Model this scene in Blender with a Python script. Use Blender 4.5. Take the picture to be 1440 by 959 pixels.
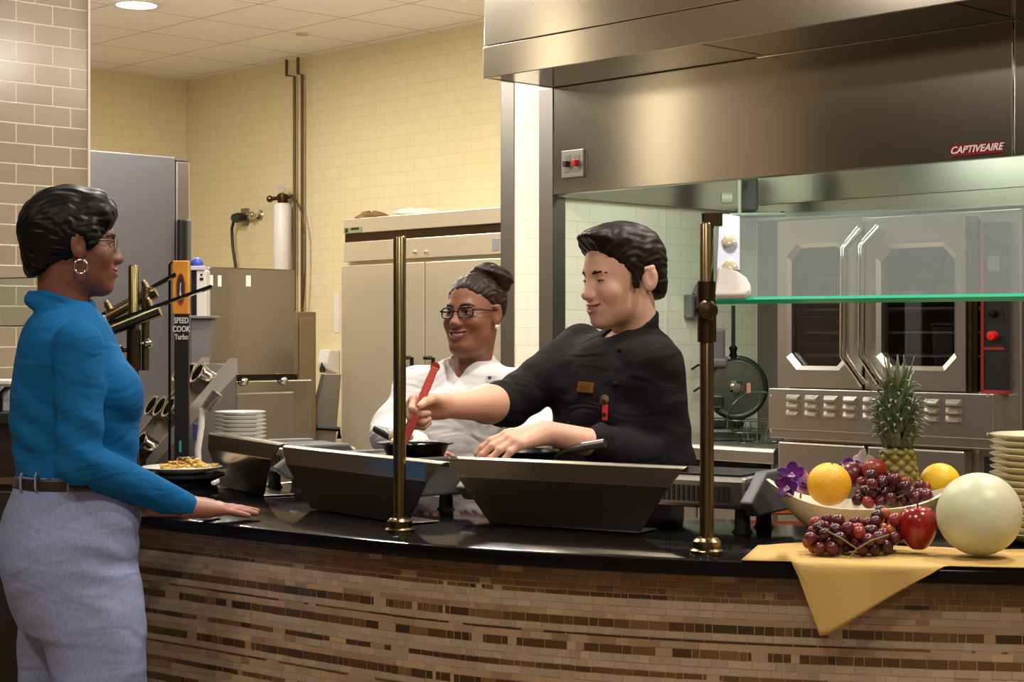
import bpy, math, random
import numpy as np
from mathutils import Vector, Matrix

for o in list(bpy.data.objects):
    bpy.data.objects.remove(o, do_unlink=True)
SC = bpy.context.scene
COL = SC.collection
PI = math.pi
rnd = random.Random(7)

# ------------------------------------------------------------------ camera
F, YH, CZ = 2400.0, 475.0, 1.36          # focal length in px, horizon row, eye height
cam_d = bpy.data.cameras.new('camera')
cam_d.sensor_width = 36.0
cam_d.lens = F / 1440 * 36
cam_d.shift_y = -(479.5 - YH) / 1440
cam_d.clip_start = 0.05
cam = bpy.data.objects.new('camera', cam_d)
cam.location = (0, 0, CZ)
cam.rotation_euler = (PI / 2, 0, 0)
COL.objects.link(cam)
SC.camera = cam

# ------------------------------------------------------------------ light
SC.view_settings.view_transform = 'Standard'
SC.view_settings.look = 'None'
SC.view_settings.gamma = 1
SC.view_settings.exposure = 0.0
SC.view_settings.use_curve_mapping = False
w = bpy.data.worlds.new('world')
SC.world = w
w.use_nodes = True
w.node_tree.nodes['Background'].inputs[0].default_value = (1.0, 0.86, 0.7, 1)
w.node_tree.nodes['Background'].inputs[1].default_value = 0.12

CEIL = 3.27
def area(name, loc, power, size, color=(1, 0.84, 0.64), rot=(0, 0, 0), sy=None, spread=None):
    l = bpy.data.lights.new(name, 'AREA')
    l.energy = power
    l.color = color
    l.shape = 'RECTANGLE' if sy else 'DISK'
    l.size = size
    if sy: l.size_y = sy
    if spread: l.spread = spread
    o = bpy.data.objects.new(name, l)
    o.location = loc
    o.rotation_euler = rot
    COL.objects.link(o)
    return o

WARM = (1, 0.80, 0.58)
# the dining side's ceiling lamps
NEUT = (1, .93, .84)
area('dining_lamp', (1.6, 2.3, CEIL - .06), 46, .5, NEUT)
area('dining_lamp', (-.4, 1.3, CEIL - .06), 36, .5, NEUT)
area('dining_lamp', (-2.2, 2.4, CEIL - .06), 26, .4, NEUT)
area('dining_lamp', (.3, -1.5, CEIL - .06), 34, .5, NEUT)
# over the serving counter
area('counter_lamp', (1.7, 4.2, CEIL - .06), 42, .2, NEUT)
area('counter_lamp', (.1, 4.15, CEIL - .06), 36, .25, NEUT)
area('counter_lamp', (-.9, 5.2, CEIL - .06), 34, .25, NEUT)
# kitchen ceiling
for (lx, ly, pw) in ((-2.14, 9.75, 58), (-1.1, 7.2, 52), (-.35, 8.1, 40), (-2.2, 7.8, 38)):
    area('kitchen_lamp', (lx, ly, CEIL - .06), pw, .3, (1, .95, .87))
for (lx, ly) in ((-2.7, 8.1), (1.1, 5.4)):        # added unseen fill lights that brighten the ceiling, walls and hood
    l = bpy.data.lights.new('fill_lamp', 'POINT'); l.energy = 40 if lx < 0 else 24; l.color = (1, .95, .87); l.shadow_soft_size = .12
    o = bpy.data.objects.new('fill_lamp', l); o.location = (lx, ly, CEIL - .35); COL.objects.link(o)

# ------------------------------------------------------------------ helpers
def srgb(c):
    return tuple(((x / 255) / 12.92 if x / 255 <= .04045 else ((x / 255 + .055) / 1.055) ** 2.4) for x in c)

def W(x, y, d):
    """point seen at photo pixel (x, y) at depth d"""
    return Vector(((x - 720) / F * d, d, CZ - (y - YH) / F * d))

def thing(name, label, cat, loc=(0, 0, 0), rotz=0.0, group=None):
    o = bpy.data.objects.new(name, None)
    o.empty_display_size = .05
    o.location = loc
    o.rotation_euler = (0, 0, rotz)
    COL.objects.link(o)
    tag(o, label, cat, group)
    return o

def tag(o, label, cat, group=None):
    o['label'] = label
    o['category'] = cat
    if group: o['group'] = group
    return o

def struct(o):
    o['kind'] = 'structure'
    return o

def copy_tree(o, parent=None):
    c = o.copy()
    COL.objects.link(c)
    if parent is not None: c.parent = parent
    for ch in list(o.children): copy_tree(ch, c)
    return c

def mesh_obj(name, v, f, m, parent=None, smooth=False, loc=None, cols=None, bevel=0, seg=2, auto=None):
    me = bpy.data.meshes.new(name)
    me.from_pydata([tuple(p) for p in v], [], [tuple(q) for q in f])
    if m is not None: me.materials.append(m)
    if smooth:
        me.polygons.foreach_set('use_smooth', [True] * len(me.polygons))
        if auto:
            me.set_sharp_from_angle(angle=math.radians(auto))
    if cols is not None:
        a = me.color_attributes.new('Col', 'FLOAT_COLOR', 'POINT')
        arr = np.ones((len(v), 4), np.float32)
        arr[:, :3] = cols
        a.data.foreach_set('color', arr.ravel())
    me.update()
    o = bpy.data.objects.new(name, me)
    if loc is not None: o.location = loc
    COL.objects.link(o)
    if parent is not None: o.parent = parent
    if bevel:
        b = o.modifiers.new('bevel', 'BEVEL')
        b.width = bevel
        b.segments = seg
        b.limit_method = 'ANGLE'
    return o

class MB:
    def __init__(s): s.v, s.f = [], []
    def add(s, v, f, M=None):
        n = len(s.v)
        s.v += [(M @ Vector(p)) if M else Vector(p) for p in v]
        s.f += [[i + n for i in q] for q in f]
        return s
    def box(s, x0, x1, y0, y1, z0, z1, M=None):
        v = [(x, y, z) for x in (x0, x1) for y in (y0, y1) for z in (z0, z1)]
        return s.add(v, [(0, 1, 3, 2), (4, 6, 7, 5), (0, 4, 5, 1), (2, 3, 7, 6), (0, 2, 6, 4), (1, 5, 7, 3)], M)
    def prism(s, poly, a0, a1, axis='z', M=None):
        n = len(poly)
        def P(p, a):
            return {'z': (p[0], p[1], a), 'y': (p[0], a, p[1]), 'x': (a, p[0], p[1])}[axis]
        v = [P(p, a0) for p in poly] + [P(p, a1) for p in poly]
        f = [list(range(n))[::-1], list(range(n, 2 * n))] + [(i, (i + 1) % n, (i + 1) % n + n, i + n) for i in range(n)]
        return s.add(v, f, M)
    def lathe(s, prof, seg=24, M=None, close=False):
        v, f = [], []
        n = len(prof)
        for k in range(seg):
            a = 2 * PI * k / seg
            for (r, z) in prof: v.append((r * math.cos(a), r * math.sin(a), z))
        for k in range(seg):
            k2 = (k + 1) % seg
            for i in range(n - 1):
                f.append((k * n + i, k2 * n + i, k2 * n + i + 1, k * n + i + 1))
        if not close:
            f.append([k * n for k in range(seg)][::-1])
            f.append([k * n + n - 1 for k in range(seg)])
        else:
            for k in range(seg):
                k2 = (k + 1) % seg
                f.append((k * n + n - 1, k2 * n + n - 1, k2 * n, k * n))
        return s.add(v, f, M)
    def tube(s, pts, r, seg=10, caps=True, rs=None, flat=None):
        pts = [Vector(p) for p in pts]
        n = len(pts)
        v, f = [], []
        up = None
        for i, p in enumerate(pts):
            t = (pts[min(i + 1, n - 1)] - pts[max(i - 1, 0)]).normalized()
            if up is None:
                up = Vector((0, 0, 1)) if abs(t.z) < .9 else Vector((1, 0, 0))
            a = t.cross(up)
            if a.length < 1e-6: a = t.orthogonal()
            a.normalize()
            b = a.cross(t).normalized()
            up = b
            rr = rs[i] if rs else r
            for k in range(seg):
                an = 2 * PI * k / seg
                v.append(p + a * (rr * math.cos(an)) + b * (rr * math.sin(an) * (flat or 1)))
        for i in range(n - 1):
            for k in range(seg):
                k2 = (k + 1) % seg
                f.append((i * seg + k, i * seg + k2, (i + 1) * seg + k2, (i + 1) * seg + k))
        if caps:
            f.append(list(range(seg))[::-1])
            f.append(list(range((n - 1) * seg, n * seg)))
        return s.add(v, f)
    def ball(s, c, r, seg=16, rings=10, sc=(1, 1, 1), M=None):
        v = [(0, 0, 1)]
        for i in range(1, rings):
            th = PI * i / rings
            for k in range(seg):
                a = 2 * PI * k / seg
                v.append((math.sin(th) * math.cos(a), math.sin(th) * math.sin(a), math.cos(th)))
        v.append((0, 0, -1))
        f = []
        for k in range(seg):
            k2 = (k + 1) % seg
            f.append((0, 1 + k, 1 + k2))
            for i in range(rings - 2):
                f.append((1 + i * seg + k, 1 + (i + 1) * seg + k, 1 + (i + 1) * seg + k2, 1 + i * seg + k2))
            f.append((1 + (rings - 2) * seg + k, len(v) - 1, 1 + (rings - 2) * seg + k2))
        c = Vector(c)
        v = [Vector((p[0] * r * sc[0], p[1] * r * sc[1], p[2] * r * sc[2])) + c for p in v]
        return s.add(v, f, M)
    def build(s, name, m, parent=None, **k):
        return mesh_obj(name, s.v, s.f, m, parent, **k)

def T(x, y, z): return Matrix.Translation((x, y, z))
def R(a, ax): return Matrix.Rotation(math.radians(a), 4, ax)

# ------------------------------------------------------------------ materials
def mat(name, col, rough=.5, metal=0.0, bump=0, bscale=60, stretch=None, spec=None, var=0, vscale=8, vcol2=None,
        sub=0, coat=0, rvar=0, aniso=0, emit=None, sheen=0):
    m = bpy.data.materials.new(name)
    m.use_nodes = True
    nt = m.node_tree
    N, L = nt.nodes, nt.links
    b = N['Principled BSDF']
    c = srgb(col) + (1,)
    b.inputs['Base Color'].default_value = c
    b.inputs['Roughness'].default_value = rough
    b.inputs['Metallic'].default_value = metal
    if spec is not None: b.inputs['Specular IOR Level'].default_value = spec
    if sub:
        b.inputs['Subsurface Weight'].default_value = sub
        b.inputs['Subsurface Radius'].default_value = (.012, .005, .003)
        b.inputs['Subsurface Scale'].default_value = .5
    if coat: b.inputs['Coat Weight'].default_value = coat
    if aniso: b.inputs['Anisotropic'].default_value = aniso
    if sheen: b.inputs['Sheen Weight'].default_value = sheen
    if emit:
        b.inputs['Emission Color'].default_value = srgb(emit[0]) + (1,)
        b.inputs['Emission Strength'].default_value = emit[1]
    if bump or var or rvar:
        tc = N.new('ShaderNodeTexCoord')
        mp = N.new('ShaderNodeMapping')
        if stretch: mp.inputs['Scale'].default_value = stretch
        L.new(tc.outputs['Object'], mp.inputs['Vector'])
    if bump or rvar:
        n = N.new('ShaderNodeTexNoise')
        n.inputs['Scale'].default_value = bscale
        n.inputs['Detail'].default_value = 4
        L.new(mp.outputs[0], n.inputs['Vector'])
        if bump:
            bp = N.new('ShaderNodeBump')
            bp.inputs['Strength'].default_value = bump
            bp.inputs['Distance'].default_value = .004
            L.new(n.outputs[0], bp.inputs['Height'])
            L.new(bp.outputs[0], b.inputs['Normal'])
        if rvar:
            mr = N.new('ShaderNodeMapRange')
            mr.inputs['To Min'].default_value = max(.02, rough - rvar)
            mr.inputs['To Max'].default_value = rough + rvar
            L.new(n.outputs[0], mr.inputs[0])
            L.new(mr.outputs[0], b.inputs['Roughness'])
    if var:
        n2 = N.new('ShaderNodeTexNoise')
        n2.inputs['Scale'].default_value = vscale
        n2.inputs['Detail'].default_value = 5
        L.new(mp.outputs[0], n2.inputs['Vector'])
        rp = N.new('ShaderNodeValToRGB')
        c2 = vcol2 or tuple(x * (1 - var) for x in col)
        rp.color_ramp.elements[0].color = srgb(c2) + (1,)
        rp.color_ramp.elements[1].color = c
        rp.color_ramp.elements[0].position = .35
        rp.color_ramp.elements[1].position = .65
        L.new(n2.outputs[0], rp.inputs[0])
        L.new(rp.outputs[0], b.inputs['Base Color'])
    return m

def cloth(name, col, weave=.2, wscale=400, wave=.4, scale=9.0, stretch=None, **k):
    """fabric: fine weave plus soft drape wrinkles"""
    m = mat(name, col, .85, bump=weave, bscale=wscale, stretch=stretch, spec=.12, **k)
    nt = m.node_tree; N, L = nt.nodes, nt.links
    bp = [n for n in N if n.type == 'BUMP'][0]
    tc = [n for n in N if n.type == 'TEX_COORD'][0]
    mp = N.new('ShaderNodeMapping'); mp.inputs['Rotation'].default_value = (.3, .7, .4); mp.inputs['Scale'].default_value = (1, 1, 2.4)
    L.new(tc.outputs['Object'], mp.inputs['Vector'])
    nz = N.new('ShaderNodeTexNoise'); nz.inputs['Scale'].default_value = scale; nz.inputs['Detail'].default_value = 1.4; nz.inputs['Distortion'].default_value = 1.4
    L.new(mp.outputs[0], nz.inputs['Vector'])
    b2 = N.new('ShaderNodeBump'); b2.inputs['Strength'].default_value = wave; b2.inputs['Distance'].default_value = .03
    L.new(nz.outputs[0], b2.inputs['Height'])
    L.new(b2.outputs[0], bp.inputs['Normal'])
    return m

def vmat(name, rough=.5, sub=0, bump=0, bscale=60, coat=0, spec=.5, sheen=0):
    m = mat(name, (200, 200, 200), rough, sub=sub, bump=bump, bscale=bscale, coat=coat, spec=spec, sheen=sheen)
    nt = m.node_tree
    a = nt.nodes.new('ShaderNodeVertexColor')
    a.layer_name = 'Col'
    nt.links.new(a.outputs[0], nt.nodes['Principled BSDF'].inputs['Base Color'])
    return m

def tile_mat(name, c1, c2, grout, bw=.154, rh=.078, mortar=.0022, rough=.25, axes=('X', 'Z'), shift=(0, 0), bump=.5):
    m = mat(name, c1, rough)
    nt = m.node_tree
    N, L = nt.nodes, nt.links
    tc = N.new('ShaderNodeTexCoord')
    sp = N.new('ShaderNodeSeparateXYZ')
    L.new(tc.outputs['Object'], sp.inputs[0])
    cb = N.new('ShaderNodeCombineXYZ')
    L.new(sp.outputs[axes[0]], cb.inputs[0])
    L.new(sp.outputs[axes[1]], cb.inputs[1])
    mp = N.new('ShaderNodeMapping')
    mp.inputs['Location'].default_value = (shift[0] + 20 * bw, shift[1], 0)
    L.new(cb.outputs[0], mp.inputs[0])
    br = N.new('ShaderNodeTexBrick')
    br.inputs['Scale'].default_value = 1
    br.inputs['Brick Width'].default_value = bw
    br.inputs['Row Height'].default_value = rh
    br.inputs['Mortar Size'].default_value = mortar
    br.inputs['Mortar Smooth'].default_value = .3
    br.inputs['Bias'].default_value = 0
    br.inputs['Color1'].default_value = srgb(c1) + (1,)
    br.inputs['Color2'].default_value = srgb(c2) + (1,)
    br.inputs['Mortar'].default_value = srgb(grout) + (1,)
    L.new(mp.outputs[0], br.inputs['Vector'])
    L.new(br.outputs['Color'], N['Principled BSDF'].inputs['Base Color'])
    bp = N.new('ShaderNodeBump')
    bp.invert = True
    bp.inputs['Strength'].default_value = bump
    bp.inputs['Distance'].default_value = .004
    L.new(br.outputs['Fac'], bp.inputs['Height'])
    L.new(bp.outputs[0], N['Principled BSDF'].inputs['Normal'])
    return m

def glass_mat(name, tint=(245, 252, 248), gloss=1.0, rough=.0, ior=1.5, reflection_haze=0):
    m = bpy.data.materials.new(name)
    m.use_nodes = True
    nt = m.node_tree
    N, L = nt.nodes, nt.links
    N.remove(N['Principled BSDF'])
    t = N.new('ShaderNodeBsdfTransparent')
    t.inputs[0].default_value = srgb(tint) + (1,)
    g = N.new('ShaderNodeBsdfGlossy')
    g.inputs['Roughness'].default_value = rough
    fr = N.new('ShaderNodeLayerWeight')
    fr.inputs['Blend'].default_value = .5
    pw_ = N.new('ShaderNodeMath'); pw_.operation = 'POWER'; pw_.inputs[1].default_value = 4
    ma = N.new('ShaderNodeMath'); ma.operation = 'MULTIPLY_ADD'; ma.inputs[1].default_value = .8; ma.inputs[2].default_value = .045 * gloss
    L.new(fr.outputs['Facing'], pw_.inputs[0])
    L.new(pw_.outputs[0], ma.inputs[0])
    mx = N.new('ShaderNodeMixShader')
    L.new(ma.outputs[0], mx.inputs[0])
    L.new(t.outputs[0], mx.inputs[1])
    L.new(g.outputs[0], mx.inputs[2])
    out = mx
    if reflection_haze:                                   # milky reflection put in as a faint diffuse layer
        df = N.new('ShaderNodeBsdfDiffuse')
        df.inputs[0].default_value = (.75, .82, .86, 1)
        m2 = N.new('ShaderNodeMixShader')
        m2.inputs[0].default_value = reflection_haze
        L.new(mx.outputs[0], m2.inputs[1]); L.new(df.outputs[0], m2.inputs[2])
        out = m2
    L.new(out.outputs[0], N['Material Output'].inputs[0])
    return m

STEEL = mat('brushed_steel', (200, 194, 184), .30, 1, bump=.012, bscale=60, stretch=(1, 1, 30), rvar=.05)
STEELH = mat('brushed_steel_hood', (188, 182, 168), .18, 1)
STEELD = mat('dull_steel', (140, 134, 128), .38, 1, bump=.05, bscale=40, stretch=(20, 20, 1))
STEELG = mat('guard_steel', (186, 178, 158), .25, 1)
CHROME = mat('polished_steel', (205, 200, 192), .13, 1)
BRASS = mat('antique_brass', (122, 108, 76), .25, 1, rvar=.04, bscale=20)
BRASSD = mat('dark_bronze', (84, 68, 50), .34, 1)
GRANITE = mat('black_granite', (12, 11, 11), .11, 0, var=1, vscale=220, vcol2=(17, 16, 15), spec=.09)
BLACK = mat('black_plastic', (20, 19, 19), .4)
BLACKM = mat('black_metal', (22, 20, 19), .35, .6)
RUBBER = mat('black_rubber', (16, 15, 15), .7)
WHITE = mat('white_plastic', (225, 220, 212), .35)
CREAM = mat('cream_china', (222, 210, 176), .18, coat=.4)
CHINA = mat('white_china', (232, 228, 220), .16, coat=.4)
GREYP = mat('grey_plastic', (120, 118, 118), .45)
GREYD = mat('grey_painted_metal', (92, 90, 92), .5, bump=.05, bscale=200)
DARKWOOD = mat('dark_stained_wood', (34, 22, 15), .45, bump=.1, bscale=20, stretch=(1, 1, 12), var=.4, vscale=10)
PAINTW = mat('white_wall_paint', (222, 212, 190), .6)
CEILM = mat('ceiling_tile', (214, 202, 178), .85, bump=.15, bscale=120)
GLASS = glass_mat('clear_glass')
GLASS_HAZE = glass_mat('reflection_haze_glass', gloss=1.6, reflection_haze=.10)
GLASSEDGE = mat('edge_glow_green', (44, 190, 150), .3, coat=.4)  # bright green carries the light gathered inside the glass edge
GLASSEDGED = mat('dark_green_glass_edge', (12, 26, 20), .35, spec=.2)
OVENGLASS = glass_mat('oven_door_glass', (200, 200, 208), gloss=1.6)
DARKIN = mat('dark_oven_enamel', (26, 24, 25), .4)
TILE_K = tile_mat('kitchen_wall_tile', (226, 211, 170), (223, 208, 166), (212, 196, 154), bump=.2)
TILE_C = tile_mat('column_tile', (166, 150, 128), (158, 143, 121), (214, 200, 174), rough=.18, mortar=.003)
TILE_P = tile_mat('white_wall_tile', (238, 230, 212), (234, 226, 208), (220, 211, 192), bw=.154, rh=.078, bump=.25)
REDM = mat('red_plastic', (190, 24, 20), .3)
GREEN_LED = mat('teal_sticker', (60, 170, 160), .4)
# ------------------------------------------------------------------ setting
BX, BY = .69, -.724                       # direction of the cooking line (to the right, towards us)
AX, AY = .724, .69                        # direction of the side walls (to the right, away)
ROT_B = math.atan2(BY, BX)
ROT_A = math.atan2(AY, AX)
K = 1.05
def on_b(px, c):
    t = (px - 720) / F
    y = c / (1 + K * t)
    return Vector((t * y, y, 0))

for _m in (TILE_K, TILE_C, TILE_P):       # brick u runs along x + y so both faces of a corner are tiled
    nt = _m.node_tree
    sp = [n for n in nt.nodes if n.type == 'SEPXYZ'][0]
    cb = [n for n in nt.nodes if n.type == 'COMBXYZ'][0]
    ad = nt.nodes.new('ShaderNodeMath')
    nt.links.new(sp.outputs['X'], ad.inputs[0])
    nt.links.new(sp.outputs['Y'], ad.inputs[1])
    nt.links.new(ad.outputs[0], cb.inputs[0])

FLOORM = tile_mat('quarry_floor_tile', (160, 140, 118), (152, 132, 110), (120, 104, 88), bw=.2, rh=.2, axes=('X', 'Y'), rough=.5)
struct(MB().box(-6.5, 5.5, -4, 14, -.1, 0).build('floor', FLOORM))

# suspended ceiling: tiles with thin grid lines, turned with the kitchen
CT = tile_mat('ceiling_panel', (240, 238, 238), (238, 236, 235), (176, 168, 152), bw=.61, rh=.61, mortar=.006, rough=.9, axes=('X', 'Y'), shift=(.2, .1), bump=.4)
for n in CT.node_tree.nodes:
    if n.type == 'TEX_BRICK': n.offset = 0
c = MB().box(-11, 9, -14, 9, 0, .1).build('ceiling', CT)
c.location = (-.5, 4.5, CEIL); c.rotation_euler = (0, 0, ROT_B)
struct(c)
DINW = mat('dining_wall_paint', (206, 188, 160), .7)
struct(MB().box(-6.5, 5.5, -4.1, -4, 0, CEIL).build('wall_dining', DINW))
struct(MB().box(5.5, 5.6, -4, 14, 0, CEIL).build('wall_right', DINW))
struct(MB().box(-6.6, -6.5, -4, 14, 0, CEIL).build('wall_west', mat('dark_panelling', (70, 50, 36), .5)))

corner = on_b(262, 10.15)
o = MB().box(0, 9, 0, .1, 0, CEIL).build('wall_back', TILE_K); o.location = corner; o.rotation_euler.z = ROT_B; struct(o)
o = MB().box(-6, 0, 0, .1, 0, CEIL).build('wall_left', TILE_K); o.location = corner; o.rotation_euler.z = ROT_A; struct(o)
o = MB().box(-1.0, 0, 0, .3, 0, CEIL).build('wall_column', TILE_C); o.location = W(124, YH, 6.75) - Vector((0, 0, CZ)); o.rotation_euler.z = ROT_A
struct(o)
o = MB().box(-.004, .006, -.006, .3, 0, CEIL).build('trim_1', PAINTW); o.location = W(124, YH, 6.75) - Vector((0, 0, CZ)); o.rotation_euler.z = ROT_A
struct(o)

P0 = W(777, 274, 7.40); P0.z = 0
def in_b(o):
    o.location = P0; o.rotation_euler.z = ROT_B
    return o
struct(in_b(MB().box(-.32, -.001, .001, 1.42, 0, CEIL).build('wall_partition', TILE_P)))
struct(in_b(MB().box(-.324, -.24, -.004, .0, 0, 2.6).box(-.324, -.32, -.004, .08, 0, 2.6).build('trim_2', STEELD)))
struct(in_b(MB().box(-.08, .004, -.004, .0, 0, 2.44).box(0, .004, .0, .075, 0, 1.98).build('trim_3', STEELD)))
struct(in_b(MB().box(0, .004, .742, .748, 0.9, 2.4).build('trim_4', WHITE)))
struct(in_b(MB().box(0.0, 3.6, 1.42, 1.45, 0, 2.44).build('wall_cooking', STEELD)))

# recessed lamp in the ceiling
lp = W(192, 6, 9.75)
d = thing('recessed_downlight', 'round recessed ceiling downlight glowing white over the kitchen', 'ceiling light', (lp.x, lp.y, CEIL))
MB().lathe([(.115, -.012), (.15, -.012), (.15, .0), (.115, .0)], 32, close=True).build('trim_ring', WHITE, d, smooth=True, auto=40)
MB().lathe([(.0, -.006), (.115, -.008)], 32).build('lens', mat('lamp_lens', (255, 250, 240), .4, emit=((255, 240, 215), 9)), d)
sp_ = W(425, 47, 9.9)
d = thing('sprinkler_cap', 'small round sprinkler cover on the ceiling near the two pipes', 'sprinkler', (W(425, 47, 10.71).x, 10.71, CEIL))
MB().lathe([(.0, -.012), (.036, -.012), (.04, 0)], 24).build('cover', mat('sprinkler_cover', (196, 180, 148), .5), d, smooth=True, auto=40)

# ------------------------------------------------------------------ exhaust hood
hood = thing('exhaust_hood', 'long stainless steel exhaust hood over the ovens with a red badge', 'hood', P0, ROT_B)
HZ0, HZ1, HL, HD = 1.98, 2.44, 3.5, 1.40
def hx(px): return (on_b(px, 7.585).x - P0.x) / BX
SX = hx(1424)
MB().box(0.006, SX, 0, .02, HZ0, HZ1).build('front_panel', STEELH, hood, bevel=.003)
MB().box(SX + .006, HL, 0, .02, HZ0, HZ1).build('front_panel', STEELH, hood, bevel=.003)
MB().box(.006, HL, .02, .045, HZ0, HZ0 + .02).build('drip_lip', STEEL, hood)
MB().box(.006, .026, .02, HD, HZ0 - .01, HZ1).build('end_panel', STEEL, hood)
MB().box(.026, HL, HD - .02, HD, HZ0 + .02, HZ1).build('rear_panel', STEEL, hood)
MB().box(.026, HL, HD - .10, HD + .01, HZ0 - .06, HZ0 + .02).build('rear_ledge', STEEL, hood, bevel=.004)
MB().box(.026, HL, .02, HD - .02, HZ1 - .03, HZ1 - .005).build('roof_panel', STEELD, hood)
m = MB()
for k in range(5):
    m.box(.3 + k * .6, .84 + k * .6, .75, 1.25, HZ1 - .07, HZ1 - .03)
m.build('grease_filters', STEELD, hood)
LAMP = mat('hood_lamp_glass', (240, 250, 235), .4, emit=((225, 250, 225), 3))
for lx in (.75, 1.75, 2.75):
    f = MB().box(lx - .28, lx + .28, .25, .40, HZ1 - .075, HZ1 - .03).build('lamp_housing', GREYD, hood, bevel=.01)
    MB().box(lx - .25, lx + .25, .265, .385, HZ1 - .09, HZ1 - .075).build('lamp_tube_cover', LAMP, f, bevel=.008)
    wl = Matrix.Translation(P0) @ Matrix.Rotation(ROT_B, 4, 'Z') @ Vector((lx, .325, HZ1 - .10))
    area('hood_lamp', wl, 8 if lx < 2.5 else 4, .5, (.82, 1, .84), (0, 0, ROT_B), .12)
# red badge with white slanted lettering
def hz(px, py):
    return CZ - (py - YH) / F * on_b(px, 7.585).y
b0, b1 = hx(1338.5), hx(1411)
bm = MB().box(b0, b1, -.006, 0, hz(1375, 217.5), hz(1375, 201)).build('badge', mat('badge_red', (112, 22, 18), .3), hood)
def text(body, name, m, parent, loc, size, rot=(PI / 2, 0, 0), shear=0, extrude=.0006, align='CENTER', bold=.0, sx=1):
    cu = bpy.data.curves.new(name, 'FONT')
    cu.body = body
    cu.size = size
    cu.shear = shear
    cu.extrude = extrude
    cu.offset = bold
    cu.align_x = align
    cu.align_y = 'CENTER'
    cu.materials.append(m)
    o = bpy.data.objects.new(name, cu)
    o.location = loc
    o.rotation_euler = rot
    o.scale = (sx, 1, 1)
    COL.objects.link(o)
    bpy.context.view_layer.update()
    me = bpy.data.meshes.new_from_object(o.evaluated_get(bpy.context.evaluated_depsgraph_get()))
    bpy.data.objects.remove(o)
    o = bpy.data.objects.new(name, me)
    o.location = loc
    o.rotation_euler = rot
    o.scale = (sx, 1, 1)
    COL.objects.link(o)
    o.parent = parent
    return o
LETTER = mat('lettering_white', (232, 214, 206), .5)
bh = hz(1375, 201) - hz(1375, 217.5)
text('CAPTIVEAIRE', 'lettering', LETTER, bm, ((b0 + b1) / 2, -.0075, (hz(1375, 201) + hz(1375, 217.5)) / 2), bh * .84, shear=.3, bold=.0006, sx=1.02)
# switch plate
s0, s1 = hx(792), hx(823)
sz0, sz1 = hz(807, 250), hz(807, 211)
sw = MB().box(s0, s1, -.012, 0, sz0, sz1).build('switch_plate', STEELD, hood, bevel=.003)
sm_ = (s0 + s1) / 2
mz = (sz0 + sz1) / 2
for (dx, mm) in ((-.027, BLACK), (.027, REDM)):
    MB().box(sm_ + dx - .017, sm_ + dx + .017, -.014, -.012, mz - .035, mz + .035).build('switch_collar', STEELG, sw)
    MB().box(sm_ + dx - .011, sm_ + dx + .011, -.034, -.013, mz - .012, mz + .014).build('rocker', mm, sw, bevel=.003)

# stainless soffit over the hood, reaching forward of it
so = thing('steel_soffit', 'stainless steel soffit box running above the hood up to the ceiling', 'soffit', P0, ROT_B)
FY = -.41
MB().box(0, HL, FY, FY + .02, HZ1, 2.572).build('lower_fascia', STEELH, so, bevel=.003)
MB().box(0, HL, FY + .006, FY + .026, 2.576, CEIL).build('upper_fascia', STEELH, so, bevel=.003)
MB().box(0, .02, FY + .026, 1.3, HZ1, CEIL).build('end_panel', STEELH, so)
def ux(px):                                # seam positions on the lower front edge
    return (on_b(px, 7.585 + FY * 1.45).x - (P0.x + FY * AX)) / BX
e = [.004, ux(982), ux(1338), HL]
for i in range(3):
    MB().box(e[i] + (.005 if i else 0), e[i + 1] - .005, FY + .02, .0, HZ1 + .002, HZ1 + .012).build('underside_panel', STEELH, so)
MB().box(.02, HL, FY + .03, 0, HZ1 + .014, HZ1 + .03).build('backing', BLACKM, so)

# fire suppression piping under the hood end
fp = thing('suppression_pipe', 'thin vertical pipe with a dark valve box and white cap hanging inside the hood', 'pipe')
q = lambda x, y, d=7.9: W(x, y, d)
PALEP = mat('pale_galvanised', (206, 212, 196), .35, .2)
MB().tube([q(1040, 222, 7.8), q(1040, 301, 7.8)], .0085, 10).build('drop_pipe', PALEP, fp)
MB().tube([q(1026, 302, 7.8), q(1104, 301, 7.8)], .008, 10).build('cross_pipe', PALEP, fp)
MB().ball(q(1101, 301), .014).build('end_cap', CHROME, fp, smooth=True)
a, b_ = q(1044, 262), q(1068, 296)
MB().box(a.x, b_.x, 7.93, 8.05, b_.z, a.z + .12).build('valve_box', GREYD, fp, bevel=.012)
a = q(1021, 278)
MB().lathe([(.025, 0), (.028, .01), (.028, .05), (.02, .055)], 20, M=T(a.x - .02, 7.92, a.z) @ R(90, 'Y')).build('white_cap', WHITE, fp, smooth=True, auto=40)
MB().tube([q(1045, 264), q(1050, 256)], .008, 8).build('valve_stem', CHROME, fp)

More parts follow.
